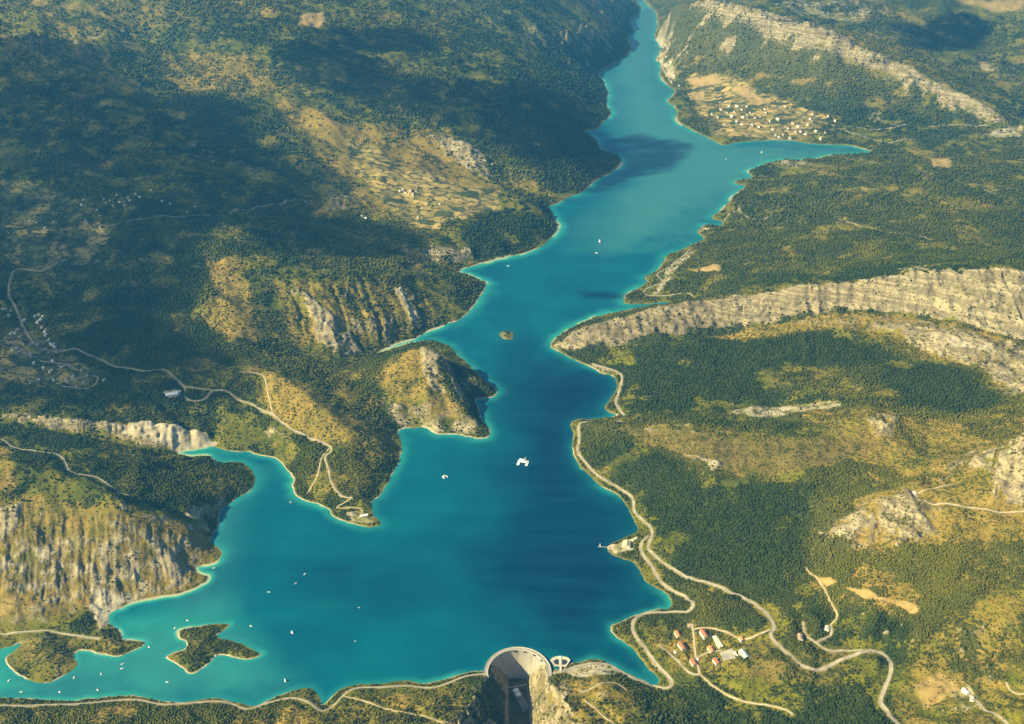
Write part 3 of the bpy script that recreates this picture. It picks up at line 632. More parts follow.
# ------------------------------------------------------------------ roads (survey marks)
MAIN, LANE, TRACK = 9.5, 6.0, 4.2
ROADS = [
 ('road', MAIN, [(592,364),(598,366),(610,369),(617,372),(622,377),(619.5,389.5),(616,402),(619,409),(624,415)]),
 ('road', MAIN, [(622,421.5),(605,421.5),(587,422),(579,425),(579,439.5),(578,452),(587,464.5),(599.5,477),(617,487),(632,498),(634.5,512),(644.5,522),(652,532),(650,541),(648,548),(654.5,555.5),(674.5,570.5),(697,580.5),(719.5,587),(739.5,595.5),(757,606),(767,615),(774,627),(770.5,637),(783,650.5),(800,665.5),(818,670.5),(840.5,660.5),(863,652),(878,652),(889,660.5),(890.5,673),(884,690.5),(880.5,703),(888,713),(898,724),(920,745)]),
 ('road', MAIN, [(648,536),(641,545),(642,553),(651,565.5),(659.5,580.5),(672,590.5),(687,599),(693,605.5),(687,612),(674.5,612),(657,612.5),(641,615),(633,623),(635,635.5),(645,648),(655,663),(667,675.5),(672,684),(666,688.5),(657,687),(646,683),(629.5,676.5),(612,667),(597,663.5),(579.5,666),(562,671.5),(549.5,674)]),
 ('road', LANE, [(485,674),(466,676.5),(446,684),(431,688),(406,686),(381,687.5),(356,688.5),(343.5,695.5),(333.5,706),(321,711),(311,704),(298.5,699),(285,699),(265,704),(246,709),(230,703.5),(215,701.5),(180,704),(160,704.5),(137,700),(110,701),(80,704),(47.5,705),(25,706),(0,706),(-60,706)]),
 ('track', TRACK, [(343,696),(351,698),(376,705.5),(401,712),(418.5,715.5),(441,722),(460,735)]),
 ('road', LANE, [(65,351),(75,349),(85,353.5),(100,360),(115,367),(132.5,369.5),(145,371.5),(162.5,369.5),(177.5,381),(184.5,388),(185,397),(192.5,401.5),(205,399),(214,391.5),(225,391.5),(240,401),(256,407),(273.5,416),(291,429.5),(308.5,438),(331,448),(325,458),(328.5,469.5),(331,482),(341,496),(352,498)]),
 ('track', TRACK, [(184.5,387.5),(200,389),(214,391)]), ('track', TRACK, [(352,498),(337,508),(361,509.5),(358.5,519)]), ('track', TRACK, [(329,449),(321,459.5),(317,477),(307,493)]),
 ('road', LANE, [(67.5,260),(50,267),(40,272),(17.5,270),(11,278.5),(9,296),(15,306),(19,316),(25,330),(35,345),(50,351),(65,351)]),
 ('track', TRACK, [(106,236),(100,227),(110,226),(127.5,221)]), ('road', LANE, [(127.5,221),(150,218.5),(185,217),(215,216),(232.5,212),(256,208.5),(280,205),(295,200)]),
 ('track', TRACK, [(0,341),(15,345),(27.5,353.5),(42.5,362),(65,364.5),(82.5,372)]), ('track', TRACK, [(62.5,387),(82.5,389),(95,384.5),(97.5,377),(85,377),(70,381),(56,384)]),
 ('road', LANE, [(-60,428),(0,440),(15,448),(37.5,452),(60,456.5),(66,464.5),(71,472),(95,477),(107.5,484.5),(120,493),(130,497)]),
 ('road', LANE, [(-60,634),(0,634),(25,632),(50,631),(75,635.5),(100,639)]),
 ('road', LANE, [(702,298.5),(692,296),(667,295.8),(647,295.2),(645.5,289.5),(662,282),(657.5,274),(672,266),(682,257),(689.5,250)]),
 ('road', LANE, [(738,206),(742,213.5),(757,220),(768,217)]), ('track', TRACK, [(738,211),(729.5,214),(724.5,221)]),
 ('road', LANE, [(800,118),(830.5,125),(850.5,126.5),(873,129.5),(893,127.5),(908,125),(943,125.5),(988,125.5)]), ('road', LANE, [(780,127),(835.5,130),(860.5,136),(888,143),(903,140),(928,139)]),
 ('track', TRACK, [(828,217),(850.5,223.5),(870.5,228.5),(893,233),(923,237),(955.5,246.5),(985.5,250)]),
 ('track', TRACK, [(918,494.5),(935,489),(953,484.5)]), ('track', 7.0, [(923,502),(958,506.5),(980.5,509.5),(998,513),(1024,512),(1060,512)]),
 ('road', LANE, [(803,623),(805.5,635.5),(815.5,643),(828,650.5),(843,650.5),(863,651)]), ('road', LANE, [(815.5,643),(830.5,635.5),(830.5,625.5)]),
 ('track', TRACK, [(805.5,568),(818,580.5),(828,598),(837,615.5),(830.5,625.5)]), ('road', LANE, [(965.5,690.5),(978,703),(993,713),(1005.5,723),(1020,735)]), ('track', TRACK, [(1005.5,683),(1013,693),(1024,695),(1050,696)]),
 ('track', 6.0, [(700,674),(712,685.5),(727,695.5),(744.5,702),(768,705.5),(783,709),(793,715.5)]), ('road', LANE, [(659.5,645.5),(677,660.5),(689.5,673),(699.5,674.5)]),
 ('track', 6.0, [(692,626),(693,632),(694,643),(696,658),(699.5,674)]), ('track', 6.0, [(722,650.5),(707,653),(697,658)]), ('track', 6.0, [(693,630),(705,628),(725,632),(745,640),(760,634),(770,630)]),
 ('track', TRACK, [(582,693),(597,685.5),(612,683),(627,690.5)]), ('track', TRACK, [(584.5,700.5),(597,710.5),(612,723),(622,740)]),
 ('track', TRACK, [(660,62),(666,75),(672,84)]), ('track', TRACK, [(240,372),(262,375),(268,395),(273,416)]),
]
ROADP = []
for kind, w, pts in ROADS:
    a = np.array(pts, float); x, y = where(a[:, 0], a[:, 1]); q = np.stack([x, y], 1); out = []
    for i in range(len(q) - 1):
        p0 = q[max(i - 1, 0)]; p1 = q[i]; p2 = q[i + 1]; p3 = q[min(i + 2, len(q) - 1)]
        n = max(int(np.hypot(*(p2 - p1)) / 7), 1)
        for t in np.arange(n) / n:
            out.append(0.5 * ((2 * p1) + (-p0 + p2) * t + (2 * p0 - 5 * p1 + 4 * p2 - p3) * t * t + (-p0 + 3 * p1 - 3 * p2 + p3) * t ** 3))
    out.append(q[-1]); ROADP.append((kind, w, np.array(out)))
ROADD = np.full(Z.shape, 1e9, np.float32)
for kind, w, q in ROADP:
    x0, x1 = q[:, 0].min() - 60, q[:, 0].max() + 60; y0, y1 = q[:, 1].min() - 60, q[:, 1].max() + 60
    i0, i1 = np.searchsorted(RY, [math.log(y0), math.log(y1)]); j0 = max(int((min(x0 / y0, x0 / y1) + S_MAX) / (SX[1] - SX[0])), 0); j1 = min(int((max(x1 / y0, x1 / y1) + S_MAX) / (SX[1] - SX[0])) + 2, MS)
    sl = (slice(i0, i1), slice(j0, j1)); xs, ys = X[sl], Y[sl]
    d2 = np.full(xs.shape, 1e9)
    step = q[::2] if len(q) > 12 else q
    for a, b in zip(q[:-1], q[1:]):
        ii0, ii1 = np.searchsorted(RY, [math.log(min(a[1], b[1]) - 45), math.log(max(a[1], b[1]) + 45)]) - i0
        ii0, ii1 = max(ii0, 0), max(ii1, 0)
        ya = min(a[1], b[1]); xl, xr = min(a[0], b[0]) - 45, max(a[0], b[0]) + 45
        jj0 = max(int((min(xl / (ya - 45), xl / (ya + 60)) + S_MAX) / (SX[1] - SX[0])) - j0, 0); jj1 = max(int((max(xr / (ya - 45), xr / (ya + 60)) + S_MAX) / (SX[1] - SX[0])) + 2 - j0, 0)
        s2 = (slice(ii0, ii1), slice(jj0, jj1)); px, py = xs[s2], ys[s2]
        if px.size == 0:
            continue
        dx, dy = b - a; t = np.clip(((px - a[0]) * dx + (py - a[1]) * dy) / (dx * dx + dy * dy + 1e-9), 0, 1)
        d2[s2] = np.minimum(d2[s2], (px - a[0] - t * dx) ** 2 + (py - a[1] - t * dy) ** 2)
    d = np.sqrt(d2) - w / 2
    ROADD[sl] = np.minimum(ROADD[sl], d)
    sh = (0.45 if kind == 'road' else 0.2) * (1 - sstep(1.0, (7.0 if w > 10 else 4.0) * np.median(q[:, 1]) / 2600, d * (1 + 0.9 * N40[sl])))
    att['W'][sl] = np.maximum(att['W'][sl], sh)
att['F'] *= sstep(0, 6, ROADD)

# beds stand out as ledges
marl = 1 - .7 * ((X < -560) & (Y < 2750))
kk_ = marl * sstep(.4, .85, blur(att['K'], 2)) * sstep(6, 40, DL) * sstep(20, 40, np.hypot(X - DAM_C[0], Y - DAM_C[1]) - 130)
bed_ = 15.0 * (1 + .9 * far); tt = Z / bed_ + .9 * N120 + .5 * N40; fr = tt - np.floor(tt)
Z = Z + kk_ * (sstep(.25, .75, fr) - fr) * bed_ * .75
# broken rock stands out of the slopes
kk_ = marl * sstep(.35, .8, blur(att['K'], 2)) * sstep(6, 40, DL) * sstep(20, 40, np.hypot(X - DAM_C[0], Y - DAM_C[1]) - 130)
Z = Z + kk_ * (fbm(X, Y, 110, 4, 61, .55, True) * 15 + fbm(X, Y, 30, 3, 63, .5, True) * 4) * (1 + far)
Z = Z + sstep(15, 90, DL) * (fbm(X, Y, 260, 4, 65, .5, True) * 11) * sstep(12, 30, ROADD)

# ------------------------------------------------------------------ materials
def mat(name):
    m = bpy.data.materials.new(name); m.use_nodes = True
    nt = m.node_tree; nt.nodes.clear()
    out = nt.nodes.new('ShaderNodeOutputMaterial'); b = nt.nodes.new('ShaderNodeBsdfPrincipled')
    nt.links.new(b.outputs[0], out.inputs[0])
    return m, nt, b


class G:
    """small node writer"""
    def __init__(s, nt):
        s.nt = nt

    def n(s, t, **kw):
        o = s.nt.nodes.new(t)
        for k, v in kw.items():
            setattr(o, k, v)
        return o

    def L(s, a, b):
        s.nt.links.new(a, b)

    def inp(s, sock, v):
        if hasattr(v, 'links'):
            s.L(v, sock)
        elif isinstance(v, tuple):
            sock.default_value = v if len(v) == 4 or sock.type == 'VECTOR' else (*v, 1)
        else:
            sock.default_value = v

    def math(s, op, a, b=0.0, clamp=False):
        o = s.n('ShaderNodeMath', operation=op, use_clamp=clamp); s.inp(o.inputs[0], a); s.inp(o.inputs[1], b); return o.outputs[0]

    def mix(s, f, a, b, mode='MIX'):
        o = s.n('ShaderNodeMix', data_type='RGBA', blend_type=mode, clamp_factor=True)
        s.inp(o.inputs[0], f); s.inp(o.inputs[6], a); s.inp(o.inputs[7], b); return o.outputs[2]

    def noise(s, vec, scale, detail=3, rough=.5):
        o = s.n('ShaderNodeTexNoise'); s.L(vec, o.inputs['Vector']); o.inputs['Scale'].default_value = scale
        o.inputs['Detail'].default_value = detail; o.inputs['Roughness'].default_value = rough; return o.outputs['Fac']

    def ramp(s, x, a, b):
        o = s.n('ShaderNodeMapRange', interpolation_type='SMOOTHSTEP'); s.inp(o.inputs[0], x); o.inputs[1].default_value = a; o.inputs[2].default_value = b
        return o.outputs[0]

    def attr(s, name):
        return s.n('ShaderNodeAttribute', attribute_name=name)


def ground_material():
    m, nt, b = mat('land'); g = G(nt)
    pos = g.n('ShaderNodeNewGeometry').outputs['Position']
    c1 = g.attr('cover'); c2 = g.attr('cover_b'); c3 = g.attr('cover_c')
    s1 = g.n('ShaderNodeSeparateColor'); g.L(c1.outputs['Color'], s1.inputs[0]); F, K, D = s1.outputs
    s2 = g.n('ShaderNodeSeparateColor'); g.L(c2.outputs['Color'], s2.inputs[0]); W, B, A = s2.outputs
    s3 = g.n('ShaderNodeSeparateColor'); g.L(c3.outputs['Color'], s3.inputs[0]); S, BED, WET = s3.outputs
    nb = g.noise(pos, 1 / 140, 5); nm = g.noise(pos, 1 / 38, 5, .6); nf = g.noise(pos, 1 / 11, 4, .6); ng = g.noise(pos, 1 / 420, 3)
    # dry grass and low scrub
    t = g.math('ADD', D, g.math('MULTIPLY', g.math('SUBTRACT', nm, .5), 1.7))
    t = g.ramp(t, .30, 1.12)
    olive = g.mix(g.ramp(nb, .35, .65), (.066, .078, .009), (.155, .145, .013))
    straw = g.mix(g.ramp(nb, .3, .7), (.315, .212, .050), (.205, .152, .030))
    c = g.mix(t, olive, straw)
    c = g.mix(B, c, g.mix(g.ramp(nm, .35, .65), (.085, .066, .024), (.145, .112, .040)))
    # scattered bushes that no crown stands for
    bush = g.ramp(g.math('ADD', nf, g.math('MULTIPLY', F, .22)), .56, .64)
    c = g.mix(g.math('MULTIPLY', bush, .75), c, (.045, .060, .012))
    # rock with beds that follow the height
    sx = g.n('ShaderNodeSeparateXYZ'); g.L(pos, sx.inputs[0])
    bed = g.n('ShaderNodeCombineXYZ'); g.L(g.math('MULTIPLY', sx.outputs[0], .0035), bed.inputs[0]); g.L(g.math('MULTIPLY', sx.outputs[1], .0035), bed.inputs[1]); g.L(g.math('MULTIPLY', sx.outputs[2], .11), bed.inputs[2])
    nbed = g.noise(bed.outputs[0], 1.0, 4, .6)
    rock = g.mix(g.ramp(nbed, .43, .57), (.17, .138, .082), (.36, .30, .178))
    rock = g.mix(g.math('MULTIPLY', g.ramp(nf, .3, .7), .45), rock, (.42, .355, .225))
    rock = g.mix(g.math('MULTIPLY', B, .75), rock, g.mix(g.ramp(nbed, .38, .62), (.115, .09, .055), (.21, .17, .105)))
    kf = g.ramp(g.math('ADD', K, g.math('ADD', g.math('MULTIPLY', g.math('SUBTRACT', nm, .5), 1.5), g.math('MULTIPLY', g.math('SUBTRACT', nf, .5), .9))), .38, .66)
    c = g.mix(kf, c, rock)
    stn = g.n('ShaderNodeMapping'); g.L(pos, stn.inputs[0]); stn.inputs['Scale'].default_value = (1 / 42, 1 / 60, 1 / 420)
    c = g.mix(g.math('MULTIPLY', g.math('MULTIPLY', g.ramp(g.noise(stn.outputs[0], 1.0, 5, .65), .50, .66), .62), kf), c, (.115, .092, .062))
    # small bushes on the rock
    c = g.mix(g.math('MULTIPLY', g.ramp(g.math('ADD', nf, g.math('MULTIPLY', nm, .35)), .74, .80), g.math('MULTIPLY', kf, .8)), c, (.06, .068, .028))
    # strip fields with hedges
    mp = g.n('ShaderNodeMapping'); g.L(pos, mp.inputs[0]); mp.inputs['Rotation'].default_value = (0, 0, .5); mp.inputs['Scale'].default_value = (1 / 90, 1 / 48, 0)
    wob = g.n('ShaderNodeVectorMath', operation='ADD'); g.L(mp.outputs[0], wob.inputs[0])
    nv = g.n('ShaderNodeTexNoise'); g.L(pos, nv.inputs['Vector']); nv.inputs['Scale'].default_value = 1 / 120; nv.inputs['Detail'].default_value = 3
    sc = g.n('ShaderNodeVectorMath', operation='SCALE'); g.L(nv.outputs['Color'], sc.inputs[0]); sc.inputs['Scale'].default_value = 1.5; g.L(sc.outputs[0], wob.inputs[1])
    v1 = g.n('ShaderNodeTexVoronoi', voronoi_dimensions='2D', feature='DISTANCE_TO_EDGE'); g.L(wob.outputs[0], v1.inputs['Vector']); v1.inputs['Scale'].default_value = 1
    v2 = g.n('ShaderNodeTexVoronoi', voronoi_dimensions='2D'); g.L(wob.outputs[0], v2.inputs['Vector']); v2.inputs['Scale'].default_value = 1
    sv = g.n('ShaderNodeSeparateColor'); g.L(v2.outputs['Color'], sv.inputs[0])
    fld = g.mix(g.ramp(sv.outputs[0], .3, .7), (.42, .31, .10), (.24, .195, .06)); fld = g.mix(g.ramp(g.math('ADD', D, g.math('MULTIPLY', g.math('SUBTRACT', sv.outputs[2], .5), .5)), .2, .6), g.mix(sv.outputs[0], (.085, .10, .034), (.15, .15, .05)), fld); fld = g.mix(g.ramp(sv.outputs[1], .80, .92), fld, (.06, .075, .025))
    hedge = g.math('MULTIPLY', g.ramp(g.math('ADD', g.math('MULTIPLY', nm, .6), g.math('MULTIPLY', nf, .4)), .42, .52), g.math('SUBTRACT', 1.0, g.ramp(g.math('ADD', v1.outputs['Distance'], g.math('MULTIPLY', g.math('SUBTRACT', nf, .5), .7)), .05, .20)))
    fld = g.mix(hedge, fld, (.035, .048, .018))
    c = g.mix(g.ramp(g.math('ADD', A, g.math('MULTIPLY', g.math('SUBTRACT', nm, .5), .9)), .35, .6), c, fld)
    # forest floor / closed canopy
    ff = g.ramp(g.math('ADD', F, g.math('MULTIPLY', g.math('SUBTRACT', nf, .5), 1.0)), .36, .62)
    can = g.mix(g.ramp(nf, .35, .65), (.016, .030, .009), (.042, .056, .014))
    can = g.mix(g.math('MULTIPLY', g.ramp(D, .2, .9), .55), can, (.13, .125, .022))
    can = g.mix(g.ramp(ng, .35, .7), can, g.mix(.5, can, (.028, .050, .022)))
    c = g.mix(g.math('MULTIPLY', ff, .92), c, can)
    pale = g.mix(g.ramp(nf, .3, .7), (.36, .31, .215), (.52, .46, .34))
    c = g.mix(g.ramp(g.math('ADD', W, g.math('MULTIPLY', g.math('SUBTRACT', nm, .5), .5)), .25, .7), c, pale)
    c = g.mix(S, c, g.mix(nm, (.42, .295, .115), (.33, .235, .09)))
    # drowned ground
    c = g.mix(BED, c, (.35, .36, .28))
    g.L(c, b.inputs['Base Color']); b.inputs['Roughness'].default_value = .95; b.inputs['Specular IOR Level'].default_value = .12
    bp = g.n('ShaderNodeBump'); bp.inputs['Strength'].default_value = .9; bp.inputs['Distance'].default_value = 5.0
    hgt = g.math('ADD', g.math('MULTIPLY', nf, g.math('ADD', g.math('MULTIPLY', ff, .9), .55)), g.math('MULTIPLY', nbed, g.math('MULTIPLY', kf, .8)))
    g.L(hgt, bp.inputs['Height']); g.L(bp.outputs[0], b.inputs['Normal'])
    return m


def lake_material():
    m, nt, b = mat('lake_water'); g = G(nt)
    pos = g.n('ShaderNodeNewGeometry').outputs['Position']
    s1 = g.n('ShaderNodeSeparateColor'); g.L(g.attr('water').outputs['Color'], s1.inputs[0]); SH, DEEP_SHADE, HAZE_AND_MILK = s1.outputs
    n1 = g.noise(pos, 1 / 260, 4); n2 = g.noise(pos, 1 / 60, 4)
    teal = g.mix(g.ramp(n1, .35, .65), WATER['teal0'], WATER['teal1'])
    c = g.mix(DEEP_SHADE, teal, WATER['deep'])
    c = g.mix(HAZE_AND_MILK, c, WATER['haze_and_milk'])
    wn = g.n('ShaderNodeMapping'); g.L(pos, wn.inputs[0]); wn.inputs['Rotation'].default_value = (0, 0, .9); wn.inputs['Scale'].default_value = (1 / 420, 1 / 55, 1)
    c = g.mix(g.math('MULTIPLY', g.ramp(g.noise(wn.outputs[0], 1.0, 5, .65), .35, .7), .07), c, (.02, .20, .22))
    c = g.mix(SH, c, WATER['shelf'])
    c = g.mix(g.ramp(SH, .72, 1.0), c, WATER['edge'])
    g.L(c, b.inputs['Base Color']); b.inputs['Roughness'].default_value = .28; b.inputs['IOR'].default_value = 1.33
    b.inputs['Specular IOR Level'].default_value = .1
    bp = g.n('ShaderNodeBump'); bp.inputs['Strength'].default_value = .25; bp.inputs['Distance'].default_value = 1.0
    g.L(g.noise(pos, 1 / 9, 3), bp.inputs['Height']); g.L(bp.outputs[0], b.inputs['Normal'])
    return m


WATER = dict(teal0=(.0, .074, .132), teal1=(.0, .097, .148), deep=(.0, .020, .066), haze_and_milk=(.034, .165, .185), shelf=(.03, .30, .265), edge=(.30, .40, .25))


def plain(name, col, rough=.8, var=.25, scale=.25, bump=0.0, metal=0.0):
    m, nt, b = mat(name); g = G(nt)
    pos = g.n('ShaderNodeTexCoord').outputs['Object']; n = g.noise(pos, scale, 5, .6)
    lo = tuple(max(0, x * (1 - var)) for x in col); hi = tuple(min(.9, x * (1 + var)) for x in col)
    g.L(g.mix(g.ramp(n, .3, .7), lo, hi), b.inputs['Base Color']); b.inputs['Roughness'].default_value = rough; b.inputs['Metallic'].default_value = metal
    if bump:
        bp = g.n('ShaderNodeBump'); bp.inputs['Strength'].default_value = .6; bp.inputs['Distance'].default_value = bump; g.L(g.noise(pos, scale * 4, 4), bp.inputs['Height']); g.L(bp.outputs[0], b.inputs['Normal'])
    return m


def build_grid(name, X, Y, Z, keep=None):
    R, C = X.shape
    me = bpy.data.meshes.new(name)
    co = np.stack([X, Y, Z], -1).reshape(-1, 3).astype(np.float32)
    idx = np.arange(R * C).reshape(R, C)
    q = np.stack([idx[:-1, :-1], idx[:-1, 1:], idx[1:, 1:], idx[1:, :-1]], -1).reshape(-1, 4)
    used = np.ones(R * C, bool)
    if keep is not None:
        q = q[keep.ravel()]
        used[:] = False; used[q.ravel()] = True
        remap = np.cumsum(used) - 1
        co = co[used]; q = remap[q]
    me.vertices.add(len(co)); me.vertices.foreach_set('co', co.ravel())
    me.loops.add(q.size); me.loops.foreach_set('vertex_index', q.ravel().astype(np.int32))
    me.polygons.add(len(q)); me.polygons.foreach_set('loop_start', np.arange(0, q.size, 4, dtype=np.int32))
    me.polygons.foreach_set('use_smooth', np.ones(len(q), bool))
    me.update(calc_edges=True)
    o = bpy.data.objects.new(name, me); COL.objects.link(o)
    return o, used


def col_attr(me, name, r, g, b):
    a = me.attributes.new(name, 'FLOAT_COLOR', 'POINT')
    v = np.stack([r, g, b, np.ones_like(r)], -1).astype(np.float32)
    a.data.foreach_set('color', v.ravel())


def mesh_from(name, verts, faces, material, smooth=False, parent=None):
    me = bpy.data.meshes.new(name); me.from_pydata([tuple(v) for v in verts], [], faces); me.update()
    if smooth:
        me.polygons.foreach_set('use_smooth', np.ones(len(me.polygons), bool))
    if material:
        me.materials.append(material)
    o = bpy.data.objects.new(name, me); COL.objects.link(o)
    if parent:
        o.parent = parent
    return o


land, _ = build_grid('ground', X, Y, Z); land['kind'] = 'structure'
fl = lambda a: np.clip(a, 0, 1).reshape(-1)
bedm = sstep(-1, 2, SDF)
col_attr(land.data, 'cover', fl(att['F']), fl(att['K']), fl(att['D']))
col_attr(land.data, 'cover_b', fl(att['W']), fl(att['B']), fl(att['A']))
col_attr(land.data, 'cover_c', fl(att['S']), fl(bedm), fl(bedm * 0))
land.data.materials.append(ground_material())

# the lake: a sheet at z = 0 out to just under its banks
nearland = (SDF > -7.0 - 0.0015 * Y)
dist_dam = np.hypot(X - DAM_C[0], Y - DAM_C[1])
gorge_side = ((dist_dam < DAM_RAD - 3) & (Y > DAM_C[1] - 30)) | ((Y < DAM_C[1]) & (np.abs(X - DAM_C[0]) < DAM_RAD + 30) & (SDF < 0))
nearland &= ~gorge_side
kq = nearland[:-1, :-1] & nearland[:-1, 1:] & nearland[1:, 1:] & nearland[1:, :-1]
lake, used = build_grid('lake', X, Y, np.zeros_like(Z), kq); lake['kind'] = 'structure'
U = 0.0


def plan_blob(marks, soft):
    a = np.array(marks, float); x, y = P(a[:, 0], a[:, 1]); sf = soft * np.median(y) / 900
    return soft_mask(X + sf * N400, Y + sf * N120, np.stack([x, y], 1), sf)


deep = np.maximum.reduce([plan_blob([(540,350),(600,370),(600,415),(570,425),(580,470),(625,510),(620,545),(640,575),(665,606),(620,618),(600,640),(640,670),(600,655),(540,648),(480,600),(470,560),(500,500),(505,440),(500,380)], 58),
    0.45 * plan_blob([(290,560),(330,550),(470,520),(480,600),(400,620),(300,600)], 30), 0.6 * plan_blob([(500,320),(550,340),(520,420),(495,430)], 20),
    0.75 * plan_blob([(305,570),(350,560),(372,563),(345,578),(312,580)], 20)])  # this blob is a small cloud's shadow painted as darker water
deep = np.maximum(deep * (0.9 + 0.5 * N900), 0.7 * plan_blob([(585,605),(650,595),(668,607),(620,615)], 10))
haze_and_milk = np.maximum.reduce([1.0 * plan_blob([(600,250),(660,240),(735,190),(870,150),(720,145),(660,90),(650,0),(610,70),(620,120),(640,170),(600,200)], 30), 0.5 * plan_blob([(0,640),(120,640),(230,610),(230,520),(260,470),(160,560),(280,690),(0,705)], 40)])  # first blob paints distance haze into the upper lake's colour
shw = 1 - sstep(0, 62, SDF / (np.minimum(Y, 4500) / 3000) * (1 + 0.7 * N120 + .3 * N40)); shw = shw ** 2.4 * (.45 + .55 * sstep(-.4, .3, N120 + N400))
bay = plan_blob([(-60,655),(20,640),(14,672),(30,690),(-60,700)], 20)
shw = np.maximum(shw, .42 * plan_blob([(-40,695),(-40,640),(120,645),(160,606),(230,600),(268,640),(285,680),(230,700),(100,694)], 34) * (.9 + .9 * N120))
shw = np.maximum(shw, bay * 0.95); shw = np.maximum(shw, 0.55 * plan_blob([(115,615),(180,610),(175,640),(120,636)], 18) * (0.8 + N120))
shw *= (.55 + .45 * sstep(-.35, .35, N400)) * (1 - .8 * np.clip(deep * 1.4, 0, 1))
shw *= 1 - plan_blob([(592,500),(625,500),(640,530),(600,550)], 12) * .6
shw *= 1 - 0.8 * sstep(0, 60, 190 - dist_dam) 
shw *= 1 - .8 * (np.hypot(X - ROCK_P[:, 0].mean(), Y - ROCK_P[:, 1].mean()) < 160)
col_attr(lake.data, 'water', fl(shw)[used], fl(deep)[used], fl(haze_and_milk)[used])
lake.data.materials.append(lake_material())

# roads: strips laid on the ground
M_ROAD = plain('road_surface', (.31, .27, .205), .9, .25, .04); M_TRACK = plain('gravel', (.40, .33, .225), .95, .2, .05)
for kind, w, q in ROADP:
    wid = w * max(1.0, np.median(q[:, 1]) / 4200) if w < 12 else w
    tg = np.gradient(q, axis=0); tg /= np.hypot(tg[:, 0], tg[:, 1])[:, None] + 1e-9; nm_ = np.stack([-tg[:, 1], tg[:, 0]], 1)
    rows = []
    for o_ in (-.5, -.25, 0, .25, .5):
        p = q + nm_ * wid * o_; rows.append(np.concatenate([p, ground(p[:, 0], p[:, 1])[:, None]], 1))
    V = np.stack(rows, 1); mid = V[:, :, 2].mean(1, keepdims=True)
    V[:, :, 2] = np.maximum(V[:, :, 2], mid - .3) + 0.6 + 0.0001 * V[:, :, 1]
    n = len(q); faces = [(i * 5 + j, i * 5 + j + 1, i * 5 + j + 6, i * 5 + j + 5) for i in range(n - 1) for j in range(4)]
    o = mesh_from(kind, V.reshape(-1, 3).tolist(), faces, M_ROAD if kind == 'road' else M_TRACK, True); o['kind'] = 'structure'

# ------------------------------------------------------------------ things
def tag(o, label, cat, group=None):
    o['label'] = label; o['category'] = cat
    if group:
        o['group'] = group
    return o


def empty(name, loc, rz=0.0):
    o = bpy.data.objects.new(name, None); COL.objects.link(o); o.location = loc; o.rotation_euler = (0, 0, rz); o.empty_display_size = 2; return o


def copy_tree(o, parent=None):
    c = o.copy(); COL.objects.link(c)
    if parent:
        c.parent = parent
    for ch in list(o.children):
        copy_tree(ch, c)
    return c


class MB:
    """collects boxes, prisms and tubes into one mesh"""
    def __init__(s):
        s.v = []; s.f = []

    def add(s, v, f):
        n = len(s.v); s.v += [tuple(p) for p in v]; s.f += [tuple(i + n for i in q) for q in f]; return s

    def box(s, c, d, rz=0.0):
        cx, cy, cz = c; a, b, h = d[0] / 2, d[1] / 2, d[2] / 2; ca, sa = math.cos(rz), math.sin(rz)
        P8 = [(x, y, z) for z in (-h, h) for x, y in ((-a, -b), (a, -b), (a, b), (-a, b))]
        return s.add([(cx + x * ca - y * sa, cy + x * sa + y * ca, cz + z) for x, y, z in P8],
                     [(3, 2, 1, 0), (4, 5, 6, 7), (0, 1, 5, 4), (1, 2, 6, 5), (2, 3, 7, 6), (3, 0, 4, 7)])

    def prism(s, poly, z0, z1):
        n = len(poly)
        return s.add([(x, y, z0) for x, y in poly] + [(x, y, z1) for x, y in poly],
                     [tuple(range(n))[::-1], tuple(range(n, 2 * n))] + [(i, (i + 1) % n, n + (i + 1) % n, n + i) for i in range(n)])

    def tube(s, a, b, r0, r1, n=7):
        a = Vector(a); b = Vector(b); d = (b - a).normalized(); u = d.orthogonal().normalized(); w = d.cross(u)
        v = [a + (u * math.cos(t) + w * math.sin(t)) * r0 for t in [2 * math.pi * i / n for i in range(n)]] + [b + (u * math.cos(t) + w * math.sin(t)) * r1 for t in [2 * math.pi * i / n for i in range(n)]]
        return s.add(v, [tuple(range(n))[::-1], tuple(range(n, 2 * n))] + [(i, (i + 1) % n, n + (i + 1) % n, n + i) for i in range(n)])

    def build(s, name, material, parent=None, smooth=False):
        return mesh_from(name, s.v, s.f, material, smooth, parent)


def inst(proto, loc, rz, sc=1.0):
    proto['_used'] = proto.get('_used', 0)
    o = proto if not proto['_used'] else copy_tree(proto)
    if o is not proto and '_used' in o:
        del o['_used']
    proto['_used'] = 1
    o.location = loc; o.rotation_euler = (0, 0, rz); o.scale = (sc, sc, sc)
    return o


